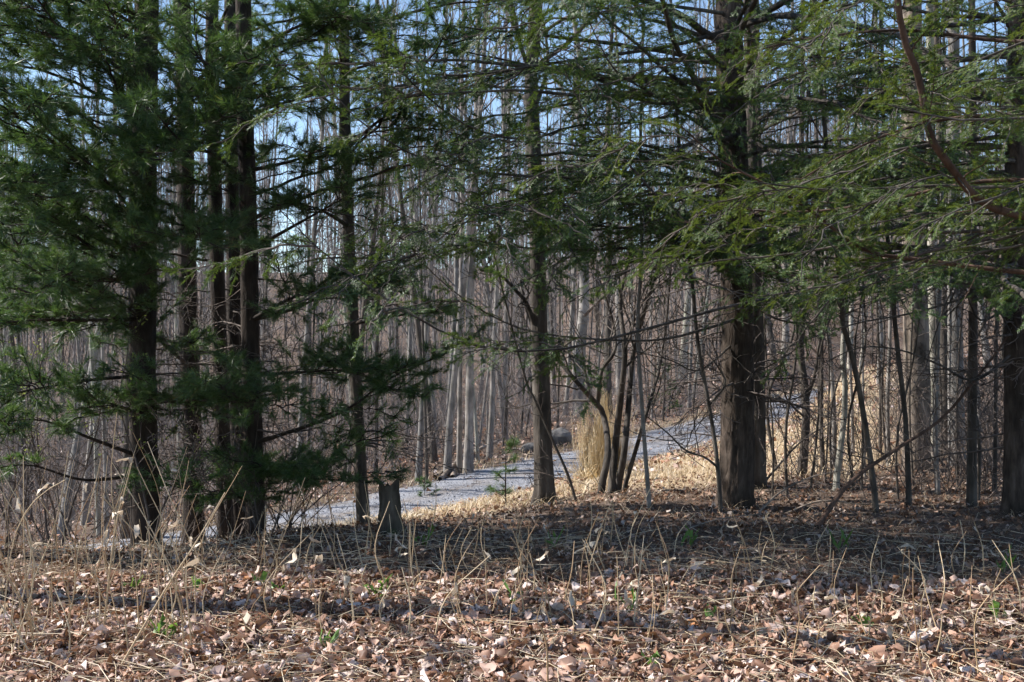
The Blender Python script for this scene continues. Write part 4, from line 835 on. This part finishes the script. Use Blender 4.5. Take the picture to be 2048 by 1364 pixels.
leaning_branch('stick lying in the leaves left of the leaning branch', [(1330, 1070, 8.4), (1430, 1040, 9.0), (1520, 1028, 9.2)], 0.009, M['dead_wood'], 3)
for i, (a, b, lb) in enumerate((((880, 965), (955, 920), 'fallen pole between the trunks across the track, nearest the road'), ((905, 960), (930, 905), 'fallen pole leaning on the middle trunks across the track'), ((870, 960), (1000, 905), 'long fallen pole on the slope behind the close set of trunks'))):
    q = ray_ground(*a, 15); r = ray_ground(*b, 15); m = MB(); pth = smooth_path([q + (0, 0, 0.05), (q + r) / 2 + (0, 0, 0.25), r + (0, 0, 0.3)], 10); m.tube(pth, taper(10, 0.055, 0.03), 7)
    ob = m.build('fallen_pole', M['dead_wood'], None, True, q); ob.location = tuple(q); tag(ob, lb, 'log', 'fallen poles across the track')

# tall tan ornamental grass
def plume():
    b = ray_ground(1206, 962, 13); root = empty('ornamental_grass', b, 'tall clump of tan dry ornamental grass at the near edge of the track', 'grass clump')
    H = (965 - 790) * b[1] / FPX; rad = 58 * b[1] / FPX
    n = 3400; gg = np.random.default_rng(2); a = gg.uniform(0, 6.28, n); rr = np.sqrt(gg.uniform(0, 1, n))
    base = np.c_[0.45 * rad * rr * np.cos(a), 0.45 * rad * rr * np.sin(a), np.zeros(n)]
    h = H * gg.uniform(0.4, 1.05, n) * (1.1 - 0.45 * rr * gg.uniform(0, 1, n)); lump = 0.75 + 0.35 * np.sin(a * 3 + 1) * np.sin(a * 5); h = h * (0.85 + 0.3 * np.sin(a * 4 + 2)) 
    out = np.stack([np.cos(a), np.sin(a), np.zeros(n)], -1) * (rad * (0.2 + 0.8 * rr) * gg.uniform(0.4, 1.35, n) * lump)[:, None]
    side = nrm(np.cross(out + 1e-3, gg.normal(size=(n, 3)))) * 0.009; side[:, 2] = 0
    t = np.array([0, 0.45, 0.8, 1.0]); V = np.empty((n, 4, 2, 3))
    for k, tt in enumerate(t):
        c = base * (1 - 0.3 * tt) + out * (tt * (1.7 - tt))[..., None] / 1.0 * (0.9 if tt < 1 else 1.0) + np.array([0, 0, 1.0]) * (h * (tt - 0.12 * tt**3))[:, None] + gg.normal(0, 0.035 * tt, (n, 3))
        V[:, k, 0] = c - side * (1 - 0.7 * tt); V[:, k, 1] = c + side * (1 - 0.7 * tt)
    q = np.array([[0, 1, 3, 2], [2, 3, 5, 4], [4, 5, 7, 6]])[None] + (np.arange(n) * 8)[:, None, None]
    low = np.arange(n) % 5 == 0; V[low, :, :, 2] *= 0.4; V[low, :, :, :2] *= 1.5; V[low, 3, :, 2] -= 0.1
    m = MB(); m.add(V, q=q); o = m.build('blades', M['plume_grass'], root); o['kind'] = 'stuff'
plume()

# ------------------------------------------------------------------ leaf litter, straw, grass
g = np.random.default_rng(77)
def leaf_mesh(N, ln, wd, gg, nt_=5, na=3):
    """curled, rolled leaves with an uneven outline: (N, nt_, na, 3) local coordinates, z up"""
    t = np.linspace(0, 1, nt_)[None]; prof = np.sin(np.pi * np.clip(t, 0.02, 1)**gg.uniform(0.6, 1.4, (N, 1)))**0.7 * (1 + 0.28 * gg.normal(size=(N, nt_))); prof[:, 0] *= 0.15; prof[:, -1] = 0.1
    s = np.linspace(-1, 1, na)[None, None]
    curl = gg.normal(0, 1.3, (N, 1)); roll = gg.normal(0, 1.3, (N, 1, 1)) + 1e-3; roll = roll * (0.6 + 0.8 * t)[..., None]
    ang = curl * (t - 0.4) * 1.6 + 0.3 * gg.normal(size=(N, nt_)); x = np.cumsum(np.cos(ang), 1) * ln[:, None] / nt_; z = np.cumsum(np.sin(ang), 1) * ln[:, None] / nt_
    w = np.clip(prof, 0.05, 1.6)[..., None] * wd[:, None, None]; ph = roll * s
    y = w * np.sin(ph) / roll; zz = z[..., None] + w * (1 - np.cos(ph)) / roll + 0.004 * gg.normal(size=(N, nt_, na))
    return np.stack([x[..., None] - ln[:, None, None] * 0.5 + 0.08 * ln[:, None, None] * gg.normal(size=(N, nt_, na)), y, zz], -1)
def leaf_quads(N, nt_, na):
    i = np.arange(nt_ - 1)[:, None] * na + np.arange(na - 1)[None]
    f = np.stack([i, i + na, i + na + 1, i + 1], -1).reshape(-1, 4); return (f[None] + (np.arange(N) * nt_ * na)[:, None, None]).reshape(-1, 4)
def orient(V, gg, tilt=0.35):
    N = len(V); a = gg.uniform(0, 6.28, N); tx = gg.normal(0, tilt, N); ty = gg.normal(0, tilt, N)
    X, Y, Z = V[..., 0], V[..., 1], V[..., 2]; sh = (N,) + (1,) * (V.ndim - 2)
    c, s = np.cos(tx).reshape(sh), np.sin(tx).reshape(sh); Y, Z = Y * c - Z * s, Y * s + Z * c
    c, s = np.cos(ty).reshape(sh), np.sin(ty).reshape(sh); X, Z = X * c + Z * s, -X * s + Z * c
    c, s = np.cos(a).reshape(sh), np.sin(a).reshape(sh); X, Y = X * c - Y * s, X * s + Y * c
    return np.stack([X, Y, Z], -1)
def spots(N, y0, y1, margin=0.4, p=1.0):
    Y = y0 + (y1 - y0) * g.uniform(0, 1, N)**p; X = g.uniform(-1, 1, N) * (Y * 1024 / FPX + margin); return X, Y
lit = MB()
N = 17000; X, Y = spots(N, 4.2, 6.9); ln = 0.02 + 0.095 * g.uniform(0, 1, N)**2.0; wd = ln * g.uniform(0.2, 0.45, N)
V = orient(leaf_mesh(N, ln, wd, g, 5, 4), g, 0.38) + np.stack([X, Y, hz(X, Y) + g.uniform(0.002, 0.05, N)], -1)[:, None, None]
lit.add(V, q=leaf_quads(N, 5, 4))
tag(lit.build('leaf_litter', M['fallen_leaf'], ground, True), kind='stuff'); lit = MB()
N = 24000; X, Y = spots(N, 6.0, 14.5, 0.8, 1.15); ln = g.uniform(0.025, 0.09, N); wd = ln * g.uniform(0.22, 0.42, N)
d, _ = road_dist(X, Y); yr = np.interp(X, _rp[:, 0], _rp[:, 1]); keep = (d > 1.7) & (Y < yr); X, Y, ln, wd = X[keep], Y[keep], ln[keep], wd[keep]; N = len(X)
V = orient(leaf_mesh(N, ln, wd, g, 3, 3), g, 0.35) + np.stack([X, Y, hz(X, Y) + g.uniform(0.004, 0.03, N)], -1)[:, None, None]
lit.add(V, q=leaf_quads(N, 3, 3))
tag(lit.build('leaf_litter', M['needle_litter'], ground, True), kind='stuff'); lit = MB()
N = 26000; Y = 15 + 45 * g.uniform(0, 1, N)**0.8; X = g.uniform(-1, 1, N) * (Y * 1024 / FPX + 1); ln = g.uniform(0.07, 0.16, N); wd = ln * g.uniform(0.3, 0.5, N)
d, _ = road_dist(X, Y); keep = (d > 1.3) | (g.uniform(size=N) < 0.13); X, Y, ln, wd = X[keep], Y[keep], ln[keep], wd[keep]; N = len(X)
V = orient(leaf_mesh(N, ln, wd, g, 3, 2), g, 0.3) + np.stack([X, Y, hz(X, Y) + g.uniform(0.05, 0.09, N)], -1)[:, None, None]
lit.add(V, q=leaf_quads(N, 3, 2))
tag(lit.build('leaf_litter', M['fallen_leaf'], ground, True), kind='stuff')
shapes = []
for s in range(12):
    gg = np.random.default_rng(500 + s); l = np.array([gg.uniform(0.07, 0.13)]); m = MB(); m.add(leaf_mesh(1, l, l * gg.uniform(0.25, 0.42), gg, 6, 5)[0], q=leaf_quads(1, 6, 5)); shapes.append(m.mesh('fallen_leaf', M['fallen_leaf_single'], True))
X, Y = spots(300, 4.75, 6.4, 0.05, 1.3)
Zs = hz(X, Y)
for i in range(300):
    o = bpy.data.objects.new('fallen_leaf', shapes[i % 12]); COL.objects.link(o); o.parent = ground
    o.location = (X[i], Y[i], Zs[i] + g.uniform(0.02, 0.06)); o.rotation_euler = (g.normal(0, 0.4), g.normal(0, 0.4), g.uniform(0, 6.28)); s = g.uniform(0.5, 1.05); o.scale = (s, s, s)
def blades(mb, X, Y, h, lean, w, seg=2, z0=None):
    N = len(X); z = hz(X, Y) if z0 is None else z0; a = g.uniform(0, 6.28, N); dx = np.cos(a) * lean; dy = np.sin(a) * lean
    sx, sy = -np.sin(a) * w, np.cos(a) * w
    b = np.stack([X, Y, z - 0.01], -1); m = b + np.stack([dx * 0.4, dy * 0.4, h * 0.7], -1); t = b + np.stack([dx, dy, h], -1); s = np.stack([sx, sy, 0 * sx], -1)
    V = np.stack([b - s, b + s, m - s * 0.8, m + s * 0.8, t], 1)
    o = (np.arange(N) * 5)[:, None]; mb.add(V, q=np.array([[0, 1, 3, 2]]) + o, t=np.array([[2, 3, 4]]) + o)
# pine straw and broken stems on the ground
st = MB(); N = 14000; X, Y = spots(N, 4.3, 13, 0.5, 1.2); blades(st, X, Y, g.uniform(0.01, 0.06, N), g.uniform(0.05, 0.22, N), np.full(N, 0.0016), z0=hz(X, Y) + g.uniform(0.01, 0.04, N))
N = 1500; X, Y = spots(N, 4.3, 8.5, 0.3, 1.4); Z = hz(X, Y) + g.uniform(0.02, 0.07, N); L = g.uniform(0.1, 0.45, N); a = g.uniform(0, 6.28, N); dz = g.normal(0, 0.12, N)
d = np.stack([np.cos(a), np.sin(a), dz], -1) * L[:, None]; c0 = np.stack([X, Y, Z], -1); md = c0 + g.normal(0, 0.02, (N, 3)); md[:, 2] = np.maximum(md[:, 2], Z)
st.tubes_arr(np.stack([c0 - d / 2, md, c0 + d / 2], 1), np.repeat(np.array([[0.0022, 0.0018, 0.0012]]), N, 0), 4)
d, _ = road_dist(X, Y)
tag(st.build('pine_straw', M['straw'], ground), kind='stuff')
# dry grass on the bank between the crest and the track
dg = MB(); N = 60000; X = g.uniform(-6, 18, N); yr = np.interp(X, _rp[:, 0], _rp[:, 1]); crest = np.interp(X, CRX, CRY)
Y = crest + (yr - crest) * g.uniform(0, 1, N)**1.0; d, _ = road_dist(X, Y); cl = np.sin(X * 3.1 + np.sin(Y * 2.7)) * np.sin(Y * 2.9 + X) + 0.5 * g.normal(size=N)
keep = (d > 1.2) & (Y < yr) & (cl > -0.45) & (X / Y < 0.35 + 0.02 * g.normal(size=N)); X, Y = X[keep], Y[keep]; N = len(X)
blades(dg, X, Y, g.uniform(0.03, 0.16, N), g.uniform(0.05, 0.25, N), np.full(N, 0.005))
N = 9000; t = g.uniform(0.1, 0.9, N) * 399; k = t.astype(int); sd = np.where(g.uniform(size=N) < 0.5, -1, 1) * g.uniform(1.1, 1.9, N); tgr = nrm(np.gradient(_rp[:, :2], axis=0)); X = _rp[k, 0] - tgr[k, 1] * sd; Y = _rp[k, 1] + tgr[k, 0] * sd
blades(dg, X, Y, g.uniform(0.03, 0.2, N), g.uniform(0.03, 0.2, N), np.full(N, 0.006))
tag(dg.build('dry_grass', M['straw'], None), 'dry tan grass covering the sunny bank beside the track', 'grass', kind='stuff')

# standing dry stalks, each its own object
g = np.random.default_rng(91)
def stalk(label, group, pts, r=0.0028, husks=1, name='dry_stalk'):
    pts = [P(*q) for q in pts]; pts[0][2] = h1(pts[0][0], pts[0][1]) - 0.01; b = pts[0].copy(); path = smooth_path(pts, 10)
    root = empty(name, b, label, 'dry stalk', group); m = MB(); m.tube(path, taper(10, r, r * 0.45), 5); m.build('stem', M['stalk'], root, True, b)
    for _ in range(husks):
        k = g.integers(4, 9); l = np.array([g.uniform(0.05, 0.14)]); h = MB(); V = leaf_mesh(1, l, l * 0.13, g, 5, 3); V[..., 0] += l * 0.5
        d = nrm(path[k + 1 if k < 9 else 9] - path[k - 1]); a = g.uniform(0, 6.28); dd = nrm(d * g.uniform(-0.2, 1) + np.array([math.cos(a), math.sin(a), -0.2]) * 0.8); sidev = nrm(np.cross(dd, (0, 0.3, 1))); upv = np.cross(sidev, dd)
        V = V[0]; V = path[k] + V[..., :1] * dd + V[..., 1:2] * sidev + V[..., 2:] * upv
        h.add(V, q=leaf_quads(1, 5, 3)); h.build('leaf_blade', M['husk'], root, True, b)
ST = [('tall upright dry stalk near the left edge, topmost of all stalks', [(258, 1300, 5.2), (240, 1120, 5.2), (222, 960, 5.2), (234, 825, 5.2)]),
      ('dry stalk bent sharply right over at the far left', [(0, 1290, 5.3), (25, 1090, 5.3), (70, 1000, 5.2), (130, 960, 5.1)]),
      ('pale dry stalk rising in front of the thick dark pine', [(205, 1150 + 100, 5.6), (230, 1060, 5.6), (250, 980, 5.6), (266, 915, 5.6)]),
      ('dry stalk with a feathery tan head leaning right across the pines', [(230, 1364, 4.9), (330, 1180, 5.0), (395, 1080, 5.1), (450, 985, 5.2)]),
      ('dry stalk with pale curled leaf at its tip before the dark pines', [(500, 1200, 6.0), (560, 1090, 6.0), (590, 1010, 6.0), (610, 955, 6.0)]),
      ('stiff dry stalk leaning right in front of the bank shade', [(1300, 1180, 7.0), (1260, 1100 - 20, 7.0), (1285, 1010, 7.0), (1320, 940, 7.0)]),
      ('straight dry stalk slanting up right below the four stems', [(1180, 1130, 7.2), (1200, 1060, 7.2), (1225, 1000, 7.2)]),
      ('thick broken dry stalk standing at the bottom edge of the picture', [(1096, 1400, 4.6), (1094, 1300, 4.6), (1085, 1262, 4.6), (1072, 1240, 4.6)]),
      ('thin tall dry stalk lit against the shaded leaves right of centre', [(1238, 1300, 5.4), (1236, 1180, 5.4), (1234, 1110, 5.4)]),
      ('bent dry stalk reaching up near the right edge of the picture', [(1960, 1364, 4.8), (1950, 1240, 4.8), (1990, 1180, 4.8), (2040, 1130, 4.8)]),
      ('dry stalk with a kinked top in the sunny leaves at right', [(1580, 1330, 5.0), (1600, 1230, 5.0), (1590, 1190, 5.0), (1640, 1130, 5.0)]),
      ('upright dry stalk with bent tip rising at right of the sunny leaves', [(1845, 1350, 4.9), (1828, 1220, 4.9), (1826, 1135, 4.9)])]
for i, (lb, pts) in enumerate(ST): stalk(lb, 'tall single dry stalks', pts, 0.006 if 'thick' in lb or 'feathery' in lb else 0.004, 2)
SPOT = [(110, 'at the left edge'), (250, 'left of the thick pine'), (400, 'below the thick pine'), (560, 'below the sunlit-edged pine'), (700, 'left of the stump'), (860, 'below the stump'), (1000, 'right of the stump'), (1130, 'below the centre tree'), (1300, 'below the four stems'), (1450, 'left of the big hemlock'), (1620, 'right of the big hemlock'), (1800, 'below the leaning branch'), (1940, 'below the furrowed trunk'), (3000, 'at the right edge')]
for lab, grp, x0, x1, y0, y1, cnt, h0, h1_, hk in (
        ('thin dry grass stalk in the thicket of stalks at the left edge', 'stalks at the left edge', -20, 420, 1110, 1330, 84, 0.25, 0.95, 1),
        ('thin dry grass stalk in front of the pines and the stump', 'stalks before the stump', 400, 860, 1090, 1290, 60, 0.15, 0.55, 1),
        ('thin dry grass stalk in the sunny leaves below the centre tree', 'stalks below the centre tree', 860, 1350, 1080, 1300, 70, 0.14, 0.55, 1),
        ('thin dry grass stalk among the sunny leaves at the right', 'stalks among the leaves at the right', 1350, 2060, 1130, 1340, 56, 0.12, 0.42, 1)):
    for c in range(cnt):
        px, py = g.uniform(x0, x1), g.uniform(y0, y1); b = ray_ground(px, py, 4.3, 12)
        H = g.uniform(h0, h1_); lx, ly = g.normal(0, 0.22, 2) * H; bx, by = g.normal(0, 0.1, 2) * H
        w = lambda q: (1024 + q[0] * FPX / q[1], 682 - (q[2] - CAM_H) * FPX / q[1], q[1])
        hc = 'short' if H < 0.25 else 'knee high' if H < 0.5 else 'tall'; lc = 'leaning left' if lx < -0.04 else 'leaning right' if lx > 0.04 else 'upright'
        hk2 = hk if g.uniform() < 0.45 else 0; near = next(l for x, l in SPOT if px < x)
        lab2 = f"{hc} {'leafy' if hk2 else 'bare'} dry stalk {lc} {'in the near leaves' if b[1] < 6.2 else 'near the crest'} {near}"
        stalk(lab2, 'dry stalks ' + near, [w(b), w(b + (lx * 0.3 + bx, ly * 0.3 + by, H * 0.5)), w(b + (lx, ly, H))], g.uniform(0.0028, 0.005), hk2)

# green shoots
def shoot(label, px, py, kind, sc=1.0):
    b = ray_ground(px, py, 4.3, 14); root = empty('green_plant', b, label, 'green plant', 'green shoots in the leaves')
    m = MB()
    for c in range(g.integers(5, 9) if kind == 'grass' else g.integers(4, 7)):
        l = np.array([g.uniform(0.07, 0.16) * sc if kind == 'grass' else g.uniform(0.05, 0.1) * sc]); V = leaf_mesh(1, l, l * (0.035 if kind == 'grass' else 0.16), g, 5, 3); V[..., 0] += l * 0.5; V = V[0]
        a = g.uniform(0, 6.28); dd = nrm(np.array([math.cos(a) * 0.5, math.sin(a) * 0.5, g.uniform(0.5, 1.3)])); sv = nrm(np.cross(dd, (math.cos(a + 1.6), math.sin(a + 1.6), 0.1))); uv = np.cross(sv, dd)
        m = MB(); m.add(b + V[..., :1] * dd + V[..., 1:2] * sv + V[..., 2:] * uv, q=leaf_quads(1, 5, 3)); m.build('leaf', M['green_blade'], root, True, b)
for lb, px, py, kd in (('green broad leaved shoot left of the middle in the leaves', 400, 1185, 'leaf'), ('small green shoot further left in the brown leaves', 265, 1185, 'leaf'), ('cluster of bright green leaves before the pines', 520, 1175, 'leaf'), ('bright green leaf rosette right of the leaf cluster', 555, 1190, 'leaf'),
                   ('single green blade lying low at the lower left', 325, 1285, 'grass'), ('green grass tuft on the shaded crest near the centre', 1105, 1100, 'grass'), ('green grass tuft beside a leaning stalk at the centre', 845, 1095, 'grass'), ('green blades left of centre among leaves', 745, 1200, 'grass'),
                   ('green blades right of centre in the sunny leaves', 1250, 1230, 'grass'), ('pale green sprig at centre in the leaves', 1025, 1205, 'leaf'), ('green grass tuft on the right, edge of the shade', 1380, 1100, 'grass'), ('green tuft in the shade below the leaning branch', 1680, 1105, 'grass'),
                   ('green broad blades in the lower right leaves', 1420, 1240, 'leaf'), ('little green blade at the bottom edge, right of centre', 1305, 1345, 'leaf'), ('green blade at the lower right beside pale stalks', 1725, 1265, 'leaf'), ('green sprig in the straw near the right edge', 2000, 1240, 'leaf'), ('green grass tuft at the far right', 2010, 1150, 'grass'), ('small green shoot at bottom centre left', 660, 1300, 'leaf')):
    shoot(lb, px, py, kd, 1.45)
print('TRIS', sum(len(m.loops) - 2 * len(m.polygons) for m in bpy.data.meshes))
